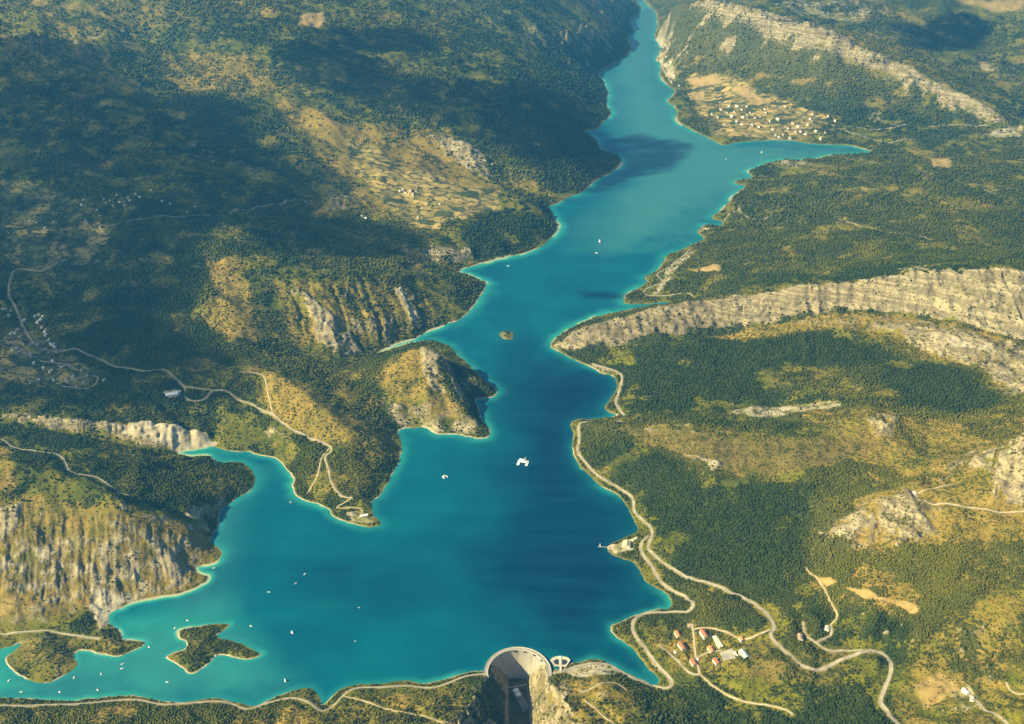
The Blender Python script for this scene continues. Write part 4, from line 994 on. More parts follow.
M_CONC = plain('dam_concrete', (.36, .335, .285), .9, .22, .06, .4); M_CONC2 = plain('pale_concrete', (.50, .46, .38), .9, .15, .15)
M_ASPH = plain('crest_asphalt', (.30, .285, .255), .9, .15, .2); M_WHITE = plain('white_paint', (.80, .79, .76), .5, .05, .8); M_GREY = plain('grey_metal', (.35, .36, .37), .5, .15, .5)
M_DARK = plain('dark_paint_and_shade', (.03, .032, .035), .6, .2, .5); M_WALL = plain('lime_render', (.62, .55, .43), .9, .12, .4); M_WALL2 = plain('pale_render', (.70, .66, .58), .9, .1, .4)
M_TILE = plain('terracotta_tiles', (.36, .13, .065), .85, .3, .5); M_TILE2 = plain('orange_tiles', (.50, .20, .07), .85, .25, .5); M_TILE3 = plain('weathered_tiles', (.38, .24, .16), .9, .3, .5)
M_FLAT = plain('roof_sheet', (.56, .53, .46), .8, .12, .3); M_GLASS = plain('window_glass', (.05, .07, .09), .15, .2, .5); M_WOOD = plain('timber', (.22, .13, .07), .8, .3, .8); M_RED = plain('red_paint', (.45, .05, .03), .5, .1, .8); M_BLUE = plain('blue_paint', (.05, .12, .30), .5, .1, .8)

# --- the arch dam
DC = DAM_C; R = DAM_RAD
dam = empty('arch_dam', (DC[0], DC[1], 4)); tag(dam, 'tall grey concrete arch dam closing the lake at the bottom of the photo', 'dam')
angs = np.linspace(rad(-13), rad(193), 90)


def ring(prof):
    """sweep a closed radial profile [(radius, z)] round the arch"""
    n = len(prof); v = []; f = []
    for a in angs:
        v += [((r_ * math.cos(a)), (r_ * math.sin(a)), z) for r_, z in prof]
    m = len(angs)
    for i in range(m - 1):
        f += [(i * n + j, i * n + (j + 1) % n, (i + 1) * n + (j + 1) % n, (i + 1) * n + j) for j in range(n)]
    f += [tuple(range(n))[::-1], tuple(range((m - 1) * n, m * n))]
    return v, f


def dam_face():
    m, nt, b = mat('dam_face_concrete'); g = G(nt)
    pos = g.n('ShaderNodeTexCoord').outputs['Object']; sx = g.n('ShaderNodeSeparateXYZ'); g.L(pos, sx.inputs[0])
    an = g.math('MULTIPLY', g.math('ARCTAN2', sx.outputs[1], sx.outputs[0]), 90.0)
    cv = g.n('ShaderNodeCombineXYZ'); g.L(an, cv.inputs[0]); g.L(sx.outputs[2], cv.inputs[1])
    br = g.n('ShaderNodeTexBrick'); g.L(cv.outputs[0], br.inputs['Vector']); br.inputs['Scale'].default_value = 1; br.inputs['Brick Width'].default_value = 16; br.inputs['Row Height'].default_value = 3
    br.inputs['Mortar Size'].default_value = .25; br.offset = 0; br.inputs['Color1'].default_value = (.37, .345, .29, 1); br.inputs['Color2'].default_value = (.43, .40, .34, 1); br.inputs['Mortar'].default_value = (.24, .225, .20, 1)
    st = g.n('ShaderNodeCombineXYZ'); g.L(g.math('MULTIPLY', an, .22), st.inputs[0]); g.L(g.math('MULTIPLY', sx.outputs[2], .02), st.inputs[1])
    n = g.noise(st.outputs[0], 1.0, 4, .6)
    g.L(g.mix(g.math('MULTIPLY', g.ramp(n, .45, .7), .6), br.outputs['Color'], (.19, .175, .155)), b.inputs['Base Color']); b.inputs['Roughness'].default_value = .9
    return m


v, f = ring([(R + 4.5, 0), (R + 4.5, -60), (R + 2, -103), (R - 20, -103), (R - 12, -60), (R - 6, -25), (R - 4.5, 0)]); MB().add(v, f).build('arch_wall', dam_face(), dam)
v, f = ring([(R + 5.6, 0.02), (R - 5.6, 0.02), (R - 5.6, 1.1), (R + 5.6, 1.1)]); MB().add(v, f).build('crest_road', M_CONC2, dam)
v, f = ring([(R + 3.4, 1.12), (R - 3.4, 1.12), (R - 3.4, 1.2), (R + 3.4, 1.2)]); MB().add(v, f).build('carriageway', M_ASPH, dam)
for r_ in (R + 5.2, R - 5.2):
    v, f = ring([(r_ + .35, 1.1), (r_ - .35, 1.1), (r_ - .35, 2.3), (r_ + .35, 2.3)]); MB().add(v, f).build('parapet', M_CONC2, dam)
for a in (rad(35), rad(55), rad(75), rad(95)):
    MB().box(((R - 6.5) * math.cos(a), (R - 6.5) * math.sin(a), -4), (3, 7, 3), a).build('spillway_opening', M_DARK, dam)

# --- power station in the gorge
px_, py_ = P(517, 695, -90); gz = float(ground(px_, py_))
ps = empty('power_station', (float(px_), float(py_), gz), rad(24)); tag(ps, 'long low power station with two white roof blocks on the gorge floor below the dam', 'power station')
MB().box((0, -22, 4), (20, 74, 12)).build('wall', M_CONC, ps); MB().box((0, -22, 10.6), (21.5, 75.5, 1.2)).build('roof', plain('bitumen_roof', (.17, .16, .15), .9, .2, .2), ps)
for yy in (7, -9):
    MB().box((0, yy, 13), (14, 11, 3.6)).box((0, yy, 15), (15, 12, .5)).build('roof_block', M_WHITE, ps)
for k in range(9):
    MB().box((-10.1, -54 + k * 7.5, 4.5), (.3, 4, 4)).build('window', M_GLASS, ps)
# footbridge over the outlet
bx, by = P(513, 687, -80); fb = empty('footbridge', (float(bx), float(by), -80), rad(12)); tag(fb, 'narrow pale footbridge crossing the dark gorge just below the dam', 'bridge')
MB().box((0, 0, 0), (78, 3.2, 1.2)).build('deck', M_CONC2, fb)
for s_ in (-1.5, 1.5):
    MB().box((0, s_, 1.3), (78, .25, 1.3)).build('railing', M_GREY, fb)
for s_ in (-26, 26):
    MB().tube((s_, 0, -16), (s_, 0, -.6), 1.6, 1.2).build('pier', M_CONC, fb)

# --- intake platform in the lake
ix, iy = P(560.5, 661.5, 5); it = empty('intake_platform', (float(ix), float(iy), 0), rad(-2)); tag(it, 'fan shaped concrete intake platform with two dark wells in the lake beside the dam', 'platform')
outer = [(-29, 7), (-21, 16), (-8, 20), (8, 20), (21, 16), (29, 7), (17, -17), (-17, -17)]
MB().prism(outer, 2.6, 4.6).build('deck', M_CONC2, it)
mb = MB()
for (x0, y0), (x1, y1) in zip(outer, outer[1:] + outer[:1]):
    L = math.hypot(x1 - x0, y1 - y0); mb.box(((x0 + x1) / 2 * .97, (y0 + y1) / 2 * .97, 5.1), (L, 1.2, 1.1), math.atan2(y1 - y0, x1 - x0))
mb.build('parapet', M_CONC2, it)
MB().box((0, 1, 5.0), (5, 30, 1.4)).build('gantry', M_CONC2, it)
for s_ in (-1, 1):
    MB().prism([(s_ * 4.5, -12), (s_ * 15, -11), (s_ * 21, 2), (s_ * 14, 8), (s_ * 4.5, 9)][::s_], 4.3, 4.75).build('well', M_DARK, it)  # near-black plates on the solid deck, the wells' inner shade as colour
for x, y in outer:
    MB().tube((x * .94, y * .94, -30), (x * .94, y * .94, 4.3), 1.8, 1.8).build('pillar', M_CONC, it)
MB().box((0, 17, 6), (5, 4, 3)).build('winch_house', M_WHITE, it)
MB().box((0, -26, 4.9), (6, 22, 1)).build('walkway', M_CONC2, it)

# --- landing stage, boathouse and yard on the right bank
jx, jy = P(603, 547, 1); jt = empty('landing_stage', (float(jx), float(jy), 0), rad(-2)); tag(jt, 'thin grey landing stage reaching into the lake from the boathouse point', 'jetty')
MB().box((0, 0, 1.4), (34, 2.6, .4)).build('deck', M_GREY, jt)
for x in (-15, -5, 5, 15):
    MB().tube((x, 0, -8), (x, 0, 1.3), .35, .35).build('post', M_WOOD, jt)


def building(name, loc, rz, L, W, Hh, roof, wallm, roofm, label, cat='house', group=None, nwin=3, chim=True, over=.6):
    o = empty(name, loc, rz); tag(o, label, cat, group)
    if roof == 'gable':
        rise = W * .26
        mb = MB(); a, b = W / 2, L / 2
        mb.add([(-a, -b, -4), (a, -b, -4), (a, b, -4), (-a, b, -4), (-a, -b, Hh), (a, -b, Hh), (a, b, Hh), (-a, b, Hh), (0, -b, Hh + rise), (0, b, Hh + rise)],
               [(0, 1, 5, 8, 4), (1, 2, 6, 5), (2, 3, 7, 9, 6), (3, 0, 4, 7), (3, 2, 1, 0), (4, 8, 9, 7), (5, 6, 9, 8)])
        mb.build('wall', wallm, o)
        a2, b2 = a + over, b + over; e = Hh - over * .52
        mb = MB()
        t = .35
        for k in (-1, 1):
            mb.add([(k * a2, -b2, e + .05), (0, -b2, Hh + rise + .05), (0, b2, Hh + rise + .05), (k * a2, b2, e + .05), (k * a2, -b2, e + .05 + t), (0, -b2, Hh + rise + .05 + t), (0, b2, Hh + rise + .05 + t), (k * a2, b2, e + .05 + t)],
                   [(0, 1, 2, 3), (7, 6, 5, 4), (0, 4, 5, 1), (1, 5, 6, 2), (2, 6, 7, 3), (3, 7, 4, 0)])
        rf = mb.build('roof', roofm, o)
        if chim:
            MB().box((W * .2, L * .22, Hh + rise + .4), (.9, 1.3, 2.4)).build('chimney', wallm, rf)
    else:
        MB().box((0, 0, (Hh - 4) / 2), (W, L, Hh + 4)).build('wall', wallm, o)
        MB().box((0, 0, Hh + .3), (W + 1.0, L + 1.0, .5)).build('roof', roofm, o)
    if nwin:
        for s_ in (-1, 1):
            for k in range(nwin):
                MB().box((s_ * (W / 2 + .04), (k + .5) / nwin * L - L / 2, Hh * .6), (.14, 1.3, 1.6)).build('window', M_GLASS, o)
        MB().box((0, -L / 2 - .04, 1.1), (1.3, .14, 2.3)).build('door', M_WOOD, o)
    return o


def on(u, v, dz=0.0):
    x, y = where1(u, v); return (x, y, float(ground(x, y)) + dz)


building('boathouse', on(626.5, 545.5), rad(-8), 27, 24, 8, 'gable', M_WALL, plain('sand_roof', (.58, .49, .30), .85, .15, .3), 'pale yellow boathouse with broad sandy roof on the point by the landing stage', 'boathouse')
building('shed', on(634.5, 540), rad(-48), 24, 8, 4, 'gable', M_WALL, plain('cream_roof', (.60, .52, .34), .85, .1, .3), 'narrow cream shed standing between the boathouse and the lake road', 'shed')
q = [P(u, v, 3.2) for u, v in ((607.5, 547), (612, 544.5), (623, 545), (623, 550), (610, 549.5))]
c0 = np.mean(q, axis=0); slab = MB().prism([(x - c0[0], y - c0[1]) for x, y in q], -5, 4.2).build('quay', plain('pink_concrete', (.52, .42, .34), .9, .12, .2), None); slab.location = (c0[0], c0[1], 0); tag(slab, 'pale pinkish concrete quay between the landing stage and the boathouse', 'quay')

# --- settlement of red roofed houses above the inlet
SETT = [
 ('house', 677.5, 634, 24, 13, 7, 'gable', M_WALL2, M_TILE2, 'bright orange roofed house at the upper left of the lakeside settlement', 'house'),
 ('house', 682, 646, 28, 15, 8, 'gable', M_WALL2, M_TILE, 'long red roofed house just below the bright orange roofed one', 'house'),
 ('house', 693.5, 662, 22, 15, 7, 'gable', M_WALL2, M_TILE, 'red roofed house lowest in the settlement at the lane junction', 'house'),
 ('house', 704, 633.5, 30, 15, 8, 'gable', M_WALL2, M_TILE, 'largest red roofed house at the top of the settlement beside the long pale shed', 'house'),
 ('house', 711, 649, 22, 14, 7, 'gable', M_WALL2, M_TILE2, 'orange red roofed house in the middle of the settlement below the long pale shed', 'house'),
 ('house', 716.5, 661, 21, 14, 7, 'gable', M_WALL2, M_TILE, 'red roofed house left of the paved yard at the lower edge of the settlement', 'house'),
 ('long_shed', 717.5, 641, 44, 13, 5, 'flat', M_WALL, M_FLAT, 'long pale flat roofed shed among the red roofed houses', 'shed'),
 ('house', 741.5, 638.5, 15, 12, 6, 'gable', M_WALL2, M_TILE2, 'small orange roofed house alone at the right end of the settlement', 'house'),
 ('workshop', 744, 654, 30, 18, 6, 'gable', M_WALL, M_FLAT, 'wide pale grey workshop roof right of the paved yard', 'workshop'),
 ('shed', 736, 653.5, 24, 5, 4, 'flat', M_WALL, M_FLAT, 'narrow pale strip of a shed along the workshop side', 'shed'),
 ('shed', 690.5, 624.5, 9, 16, 3.5, 'flat', M_WALL, plain('pink_roof', (.48, .32, .24), .85, .15, .3), 'low pinkish shed at the upper end of the straight settlement lane', 'shed'),
 ('hut', 675.3, 651.5, 8, 6, 3.5, 'gable', M_WALL2, M_WHITE, 'tiny white hut left of the long red roofed house', 'hut'),
 ('hut', 697.8, 658.5, 7, 5, 3.5, 'gable', M_WALL2, M_WHITE, 'tiny white hut on the lane above the lowest red roofed house', 'hut'),
]
for name, u, v, L, W, Hh, rf, wm, rm, lab, cat in SETT:
    building(name, on(u, v + 1.5, -.5), rad(18) if W < 16 or L > W else 0, L, W, Hh, rf, wm, rm, lab, cat, nwin=3 if L > 12 else 2, chim=cat == 'house')
yx, yy, yz = on(727.5, 655.5)
yard = MB(); gx = np.linspace(-17, 17, 9)
vv = [(x, y, float(ground(yx + x, yy + y)) - yz + .55) for y in np.linspace(-24, 24, 11) for x in gx]
yard.add(vv, [(i * 9 + j, i * 9 + j + 1, i * 9 + j + 10, i * 9 + j + 9) for i in range(10) for j in range(8)])
yo = yard.build('paved_yard', plain('yard_paving', (.33, .30, .26), .9, .15, .1), None, True); yo.location = (yx, yy, yz); yo.rotation_euler = (0, 0, 0); yo['kind'] = 'structure'
OTHER = [
 ('farmhouse', 800, 638.5, 22, 14, 6, M_WALL2, M_TILE3, 'pale farmhouse on the wooded slope left of the ring shaped drive'),
 ('house', 827, 629, 14, 12, 5, M_WALL2, M_FLAT, 'pale grey roofed house inside the ring shaped drive'),
 ('house', 965.5, 692, 18, 11, 5, M_WALL2, plain('white_roof', (.66, .62, .54), .8, .1, .3), 'white roofed house at the head of the drive at bottom right'),
 ('house', 972, 700, 14, 10, 5, M_WALL2, M_FLAT, 'small pale house below the white roofed one at bottom right'),
 ('stone_hut', 915, 494, 14, 10, 4, M_WALL, M_FLAT, 'lone pale stone hut on the rocky ridge at right'),
 ('house', 897, 545, 9, 8, 4, M_WALL, M_TILE3, 'small brown roofed house at the foot of the rock outcrop'),
 ('house', 480, 381, 12, 9, 5, M_WALL, M_TILE3, 'small brown roofed house among the rocks of the shaded promontory') if False else
 ('cabin', 364, 516, 26, 9, 4, M_WALL2, M_WHITE, 'long white cabin on the tip of the long promontory'),
 ('cabin', 172, 395, 46, 20, 6, M_WALL2, M_WHITE, 'long white roofed shed beside the bend of the promontory road'),
 ('house', 178, 393, 20, 14, 6, M_WALL2, M_FLAT, 'pale grey roofed house next to the long white roofed shed'),
 ('house', 479.5, 373, 9, 8, 4, M_WALL, M_TILE3, 'x'),
 ('barn', 480, 0, 1, 1, 1, M_WALL, M_TILE3, 'x'),
]
for name, u, v, L, W, Hh, wm, rm, lab in OTHER:
    if lab == 'x':
        continue
    building(name, on(u, v, -.5), rad(random.uniform(-40, 60)) if 'long' not in lab else rad(-70), L, W, Hh, 'gable', wm, rm, lab, 'hut' if 'hut' in name else 'cabin' if name == 'cabin' and L < 40 else 'shed' if L > 40 else 'house', nwin=3 if L > 12 else 2)


# --- far villages: copies of a few house kinds
def village_proto(wallm, roofm, L, W, Hh):
    o = building('village_house', (0, 0, 0), 0, L, W, Hh, 'gable', wallm, roofm, '-', 'house', None, 0, False)
    return o


KINDS = [('pale walled', 'tan', village_proto(M_WALL2, M_TILE3, 15, 10, 6)), ('white walled', 'red', village_proto(M_WALL2, M_TILE, 13, 10, 6)), ('cream walled', 'pale', village_proto(M_WALL, M_FLAT, 16, 11, 6))]
VILL = [
 ('the shaded left edge village', 'houses of the shaded left edge village', .8, 0, [(3,309.5),(6,309),(11,311),(9,316),(24.5,321),(22,326),(18,330),(11,334),(15,334),(20,337),(35,317),(39,316),(43,317.5),(41,321),(38,323),(42,328),(46,330),(45,333),(46,336),(49,341),(51,345),(53,345),(55,348),(57,352),(49,353),(46,349.5),(38,344),(33,344),(30,345),(30,355),(31,357),(13,350),(17,349),(20,352),(25,353),(34,364),(51,372),(53,362),(60,366.5),(62,367.5),(64,367),(70,366),(30.5,383.5),(54,381.5),(66,379),(68,382.5),(76.5,386),(84,383),(104,380.5),(39,380.5),(82,370),(44,369),(87,376),(73,377.5)]),
 ('the shaded upper hillside village', 'houses of the upper hillside village', .7, 0, [(84,200),(82,206),(104,200),(106,203),(110,201),(117,196),(120,203),(124,202),(125,205),(130,201),(136,195),(140,198),(151,191),(162,202),(170,204),(30,222),(37,223),(45,228),(54,223),(100,216),(86,222),(97,211),(187,212),(195,207),(113,206),(128,198)]),
 ('the yellow field hamlet', 'houses of the hamlet in the yellow fields', .95, 0, [(400,192),(403,191),(406,193),(411,191),(416,191.5),(413,195),(409,195),(418,218),(362,217),(366,219),(440,205)]),
 ('the far lakeside village', 'houses of the far lakeside village', 1.4, 1, [(712,115),(721,110),(729,107),(737,107),(742,110),(747,115),(732,117),(737,122),(742,125),(752,125),(759,127),(724.5,125),(760,117),(747,107),(765,109.5),(770,122),(778,120),(783,135),(775.5,136),(793,124),(800.5,132),(808,125),(810.5,119.5),(805.5,135),(820.5,139),(785.5,107),(813,115),(828,116.5),(795.5,132),(788,128.5),(773,130),(755,118),(750,113),(718,118),(766,113),(790,139),(779,138),(798,127),(816,132),(825,133),(835,121),(727,113),(743,118),(734,112)]),
 ('the shore road at the far narrows', 'houses along the far narrows', 1.5, 1, [(666,57),(671,63),(674,75),(679,86),(668,48),(672,82)]),
]
for phrase, group, sc, kb, pts in VILL:
    a = np.array(pts); xs, ys = where(a[:, 0], a[:, 1])
    mu, mv = np.median(a, axis=0); ru = a[:, 0].max() - a[:, 0].min(); rv = a[:, 1].max() - a[:, 1].min()
    for k, (u, v) in enumerate(pts):
        kd = random.choices((0, 1, 2), (3, 2, 4))[0]; w_, r_, pr = KINDS[kd]
        o = inst(pr, (xs[k], ys[k], float(ground(xs[k], ys[k])) - .5), random.uniform(-.6, .9), sc * random.uniform(.85, 1.25))
        hx = 'left end' if u < mu - ru * .28 else 'right end' if u > mu + ru * .28 else 'left half' if u < mu else 'right half'
        hy = 'upper' if v < mv - rv * .15 else 'lower' if v > mv + rv * .15 else 'middle'
        tag(o, f"tiny {w_} {r_} roofed house, {hy} {hx} of {phrase}".replace("the far lakeside", "far lakeside").replace("the shore road at the far narrows", "far narrows shore road"), 'house', f"{w_} {r_} roofed houses, {hy} {hx}, {group}")

# --- craft on the lake
def motor_boat():
    o = empty('motor_boat', (0, 0, 0)); n = 9; v = []; f = []
    for i in range(n):
        t = i / (n - 1); y = -4 + 8 * t; w = 1.35 * (1 - max(0, (t - .55) / .45) ** 2 * .97); s = .35 * t * t
        v += [(-w, y, .95 + s), (-w * .75, y, -.25), (w * .75, y, -.25), (w, y, .95 + s)]
    f = [(i * 4 + j, i * 4 + j + 1, i * 4 + j + 5, i * 4 + j + 4) for i in range(n - 1) for j in range(3)] + [(i * 4 + 3, i * 4, i * 4 + 4, i * 4 + 7) for i in range(n - 1)] + [(0, 3, 2, 1)]
    MB().add(v, f).build('hull', M_WHITE, o)
    MB().add([(-1, -1.6, .95), (1, -1.6, .95), (.8, 1.6, 1.1), (-.8, 1.6, 1.1), (-.9, -1.4, 2.1), (.9, -1.4, 2.1), (.6, .7, 2.0), (-.6, .7, 2.0)], [(4, 5, 6, 7), (0, 1, 5, 4), (1, 2, 6, 5), (3, 0, 4, 7)]).build('cabin', M_WHITE, o)
    MB().add([(.8, 1.6, 1.12), (-.8, 1.6, 1.12), (-.6, .72, 2.0), (.6, .72, 2.0)], [(0, 1, 2, 3), (3, 2, 1, 0)]).build('windscreen', M_GLASS, o)
    MB().box((0, -4.2, .9), (.5, .5, 1.0)).build('outboard', M_DARK, o)
    return o


def sail_boat():
    o = empty('sailing_boat', (0, 0, 0)); n = 9; v = []
    for i in range(n):
        t = i / (n - 1); y = -4 + 8 * t; w = 1.3 * math.sin(math.pi * (.22 + .78 * t)) ** .8 if t < .98 else .04
        v += [(-w, y, .8 + .25 * t), (-w * .5, y, -.3), (w * .5, y, -.3), (w, y, .8 + .25 * t)]
    f = [(i * 4 + j, i * 4 + j + 1, i * 4 + j + 5, i * 4 + j + 4) for i in range(n - 1) for j in range(3)] + [(i * 4 + 3, i * 4, i * 4 + 4, i * 4 + 7) for i in range(n - 1)] + [(0, 3, 2, 1)]
    MB().add(v, f).build('hull', M_WHITE, o)
    MB().tube((0, .6, .9), (0, .6, 11), .14, .08).build('mast', M_GREY, o)
    S1 = []
    for k, t in enumerate(np.linspace(0, 1, 7)):
        S1 += [(0, .5, 1.9 + 8.6 * t), (.5 * (1 - t), .5 - 1.9 * (1 - t), 1.9 + 8.6 * t), (.7 * (1 - t), .5 - 3.9 * (1 - t), 1.9 + 8.6 * t)]
    F_ = [(k * 3 + j, k * 3 + j + 1, k * 3 + j + 4, k * 3 + j + 3) for k in range(6) for j in range(2)]
    so_ = MB().add(S1, F_).build('mainsail', M_WHITE, o, True); md = so_.modifiers.new('thick', 'SOLIDIFY'); md.thickness = .06
    so_ = MB().add([(0, .9, 1.6), (0, 3.9, 1.2), (.4, 2.0, 3.4), (0, .75, 9.2)], [(0, 1, 2), (0, 2, 3), (1, 3, 2)]).build('jib', M_WHITE, o); md = so_.modifiers.new('thick', 'SOLIDIFY'); md.thickness = .06
    MB().box((0, -.8, 1.05), (1.3, 2.2, .5)).build('cabin', M_WHITE, o)
    return o


MOT = motor_boat(); SAIL = sail_boat()
BOATS = [
 (214,568,'m','small white motor boat in the bay below the badlands headland'), (187.5,620.5,'m','small white motor boat just above the wooded islet'), (175,628,'m','small white motor boat nearest the left tip of the wooded islet'),
 (251,626,'m','small white motor boat above the right tip of the wooded islet'), (149,647,'m','small white motor boat at the tip of the scrubby left peninsula'),
 (122.5,664,'m','upper of two white motor boats moored right of the peninsula cove'), (122,668.5,'m','lower of two white motor boats moored right of the peninsula cove'), (101,674,'m','white motor boat in open water below the peninsula cove'),
 (74,677.5,'m','white motor boat close below the right side of the small peninsula knob'), (167,682,'m','white motor boat below the left end of the wooded islet'), (97.5,690,'m','white motor boat near the bottom shore below the peninsula'),
 (59.5,692,'m','faint white motor boat by the bottom shore under the peninsula knob'), (21,692,'m','white motor boat in the pale bottom left corner of the lake'), (9,680.5,'m','white motor boat at the left edge in the pale shallows'),
 (305,574,'m','white motor boat left of the dark patch in mid lake, upper of three'), (295.5,583.5,'m','white motor boat left of the dark patch in mid lake, middle of three'), (269,592,'m','white motor boat left of the dark patch in mid lake, lowest of three'),
 (292,633,'s','white sailing boat in mid lake right of the wooded islet'), (285,681,'s','white sailing boat near the bottom shore above the wooded spur'), (359,607.5,'m','lone white motor boat in the middle of the wide water'), (355,641,'m','lone white motor boat in the wide water above the bottom road'),
 (290.5,502.5,'s','white sailing boat close to the left beach of the long promontory'), (599.5,242,'s','upper of two white sailing boats in the upper lake'), (596.5,253,'m','white motor boat below the sailing boat in the upper lake'),
 (508,266,'m','white motor boat off the cliff cove of the upper lake'), (761.5,153,'s','white sailing boat in the side arm of the upper lake'), (726,159,'m','white motor boat at the mouth of the side arm'), (600,545.5,'s','white sailing boat moored at the landing stage'),
]
for u, v, k, lab in BOATS:
    x, y = P(u, v, .8); o = inst(SAIL if k == 's' else MOT, (float(x), float(y), 0), random.uniform(-2.4, 2.4), (.7 if 350 < u < 362 else 1.15) if y < 3500 else 1.8)
    tag(o, lab, 'sailing boat' if k == 's' else 'motor boat', 'white boats on the lake')


def raft(name, u, v, sc, rz, lab, cat):
    x, y = P(u, v, 2); o = empty(name, (float(x), float(y), 0), rz); o.scale = (sc, sc, sc); tag(o, lab, cat)
    MB().box((0, 8, .9), (36, 12, 2.6)).box((-14, -7, .9), (9, 18.2, 2.5)).box((14, -6, .9), (8, 16.2, 2.5)).build('pontoon', M_WHITE, o)
    MB().box((-6, 9, 4.3), (16, 8, 4.0)).box((-6, 9, 6.5), (17, 9, .4)).build('deckhouse', M_WHITE, o)
    MB().box((10, 8, 3.7), (7, 6, 3)).build('winch_hut', M_CONC2, o)
    mb = MB()
    for a, b in ((-1.5, -1.5), (1.5, -1.5), (1.5, 1.5), (-1.5, 1.5)):
        mb.tube((5 + a, 13 + b, 2), (5 + a * .2, 13 + b * .2, 16), .35, .2, 5)
    mb.build('mast', M_WHITE, o)
    mb = MB()
    for a, b in ((-17, 13), (17, 13), (-17, -15), (17, -13)):
        mb.tube((a, b, 2), (a, b, 4), .4, .4, 6)
    mb.build('bollard', M_GREY, o)
    return o


raft('work_raft', 523, 462.5, 1.12, rad(-14), 'large white work raft with mast and open well in the deep mid lake', 'raft')
raft('work_raft', 445, 476.5, .5, rad(30), 'small greyish white raft left of the large white work raft', 'raft')

# --- cars on the lake road
def car(paint):
    o = empty('parked_car', (0, 0, 0))
    MB().add([(-.9, -2.2, .3), (.9, -2.2, .3), (.9, 2.2, .3), (-.9, 2.2, .3), (-.9, -2.2, .95), (.9, -2.2, .95), (.85, 2.1, .8), (-.85, 2.1, .8)], [(3, 2, 1, 0), (4, 5, 6, 7), (0, 1, 5, 4), (1, 2, 6, 5), (2, 3, 7, 6), (3, 0, 4, 7)]).add([(-.85, -1.9, .95), (.85, -1.9, .95), (.82, 1.0, .9), (-.82, 1.0, .9), (-.68, -1.4, 1.5), (.68, -1.4, 1.5), (.66, .3, 1.5), (-.66, .3, 1.5)], [(4, 5, 6, 7), (0, 1, 5, 4), (1, 2, 6, 5), (2, 3, 7, 6), (3, 0, 4, 7)]).build('body', paint, o)
    for a in (-.85, .85):
        for b in (-1.4, 1.4):
            MB().tube((a - .12, b, .33), (a + .12, b, .33), .33, .33, 10).build('wheel', M_DARK, o)
    return o


for u, v, m_, lab in ((870.5, 652, M_DARK, 'dark car on the lake road near its hairpin at lower right'), (804, 666, M_WHITE, 'white car parked on the lake road bend, upper of two'), (813, 670, M_WHITE, 'white car parked on the lake road bend, lower of two')):
    o = car(m_); x, y, z = on(u, v, .75); o.location = (x, y, z + .2); o.rotation_euler = (0, 0, rad(-65 if u < 840 else 80)); tag(o, lab, 'car')

# ------------------------------------------------------------------ the woods
def leaf_mat(name):
    m, nt, b = mat(name); g = G(nt); pos = g.n('ShaderNodeNewGeometry').outputs['Position']
    c = g.mix(g.ramp(g.noise(pos, .35, 4), .3, .7), (.6, .62, .55), (1.35, 1.3, 1.2))
    g.L(g.mix(1.0, g.attr('leaf').outputs['Color'], c, 'MULTIPLY'), b.inputs['Base Color']); b.inputs['Roughness'].default_value = .9; b.inputs['Specular IOR Level'].default_value = .15
    return m


M_LEAF = leaf_mat('leaves'); M_BARK = plain('bark', (.10, .07, .045), .9, .3, 2)


def grid_sample(a, x, y):
    j = np.clip(np.rint((x / y + S_MAX) / (SX[1] - SX[0])).astype(int), 0, MS - 1); i = np.clip(np.rint(np.interp(np.log(y), RY, np.arange(MR))).astype(int), 0, MR - 1)
    return a[i, j]


pts = []
for y0, y1, cell, size in ((1500, 2300, 6.2, 6.8), (2300, 3000, 7.2, 7.6), (3000, 3900, 9.0, 9.4), (3900, 5200, 11.5, 12.0), (5200, 7000, 16.0, 16.0), (7000, 9600, 20.0, 18.0)):
    w = .57 * (y1 * CP + CAM_H * SP) + 40; nx = int(2 * w / cell); ny = int((y1 - y0) / cell)
    gx, gy = np.meshgrid((np.arange(nx) + .5) * cell - w, y0 + (np.arange(ny) + .5) * cell)
    gx = gx + RNG.uniform(-.5, .5, gx.shape) * cell; gy = gy + RNG.uniform(-.5, .5, gx.shape) * cell
    ok = np.abs(gx) < .57 * (gy * CP + CAM_H * SP) + 40; gx, gy = gx[ok], gy[ok]
    F = grid_sample(att['F'], gx, gy); D_ = grid_sample(att['D'], gx, gy) + .35 * fbm(gx, gy, 90, 3, 97); A_ = grid_sample(att['A'], gx, gy); W_ = grid_sample(att['W'], gx, gy); Bt = grid_sample(att['B'], gx, gy)
    rd = grid_sample(ROADD, gx, gy); dl_ = grid_sample(DL, gx, gy); zz = ground(gx, gy)
    p = np.clip((F - .18) / .55, 0, 1) * (1 - .8 * A_) * (1 - .8 * W_) * (1 - .75 * Bt) + .025
    p = np.where((rd < size * .28) | (dl_ < size * .7) | (grid_sample(SDF, gx, gy) > -2) | (zz < -70), 0, p)
    s = RNG.random(gx.shape) < p
    n = s.sum()
    pts.append(np.stack([gx[s], gy[s], zz[s], size * RNG.uniform(.45, 1.28, n) * (.72 + .38 * np.clip(F[s], 0, 1)), D_[s], RNG.random(n)], 1))
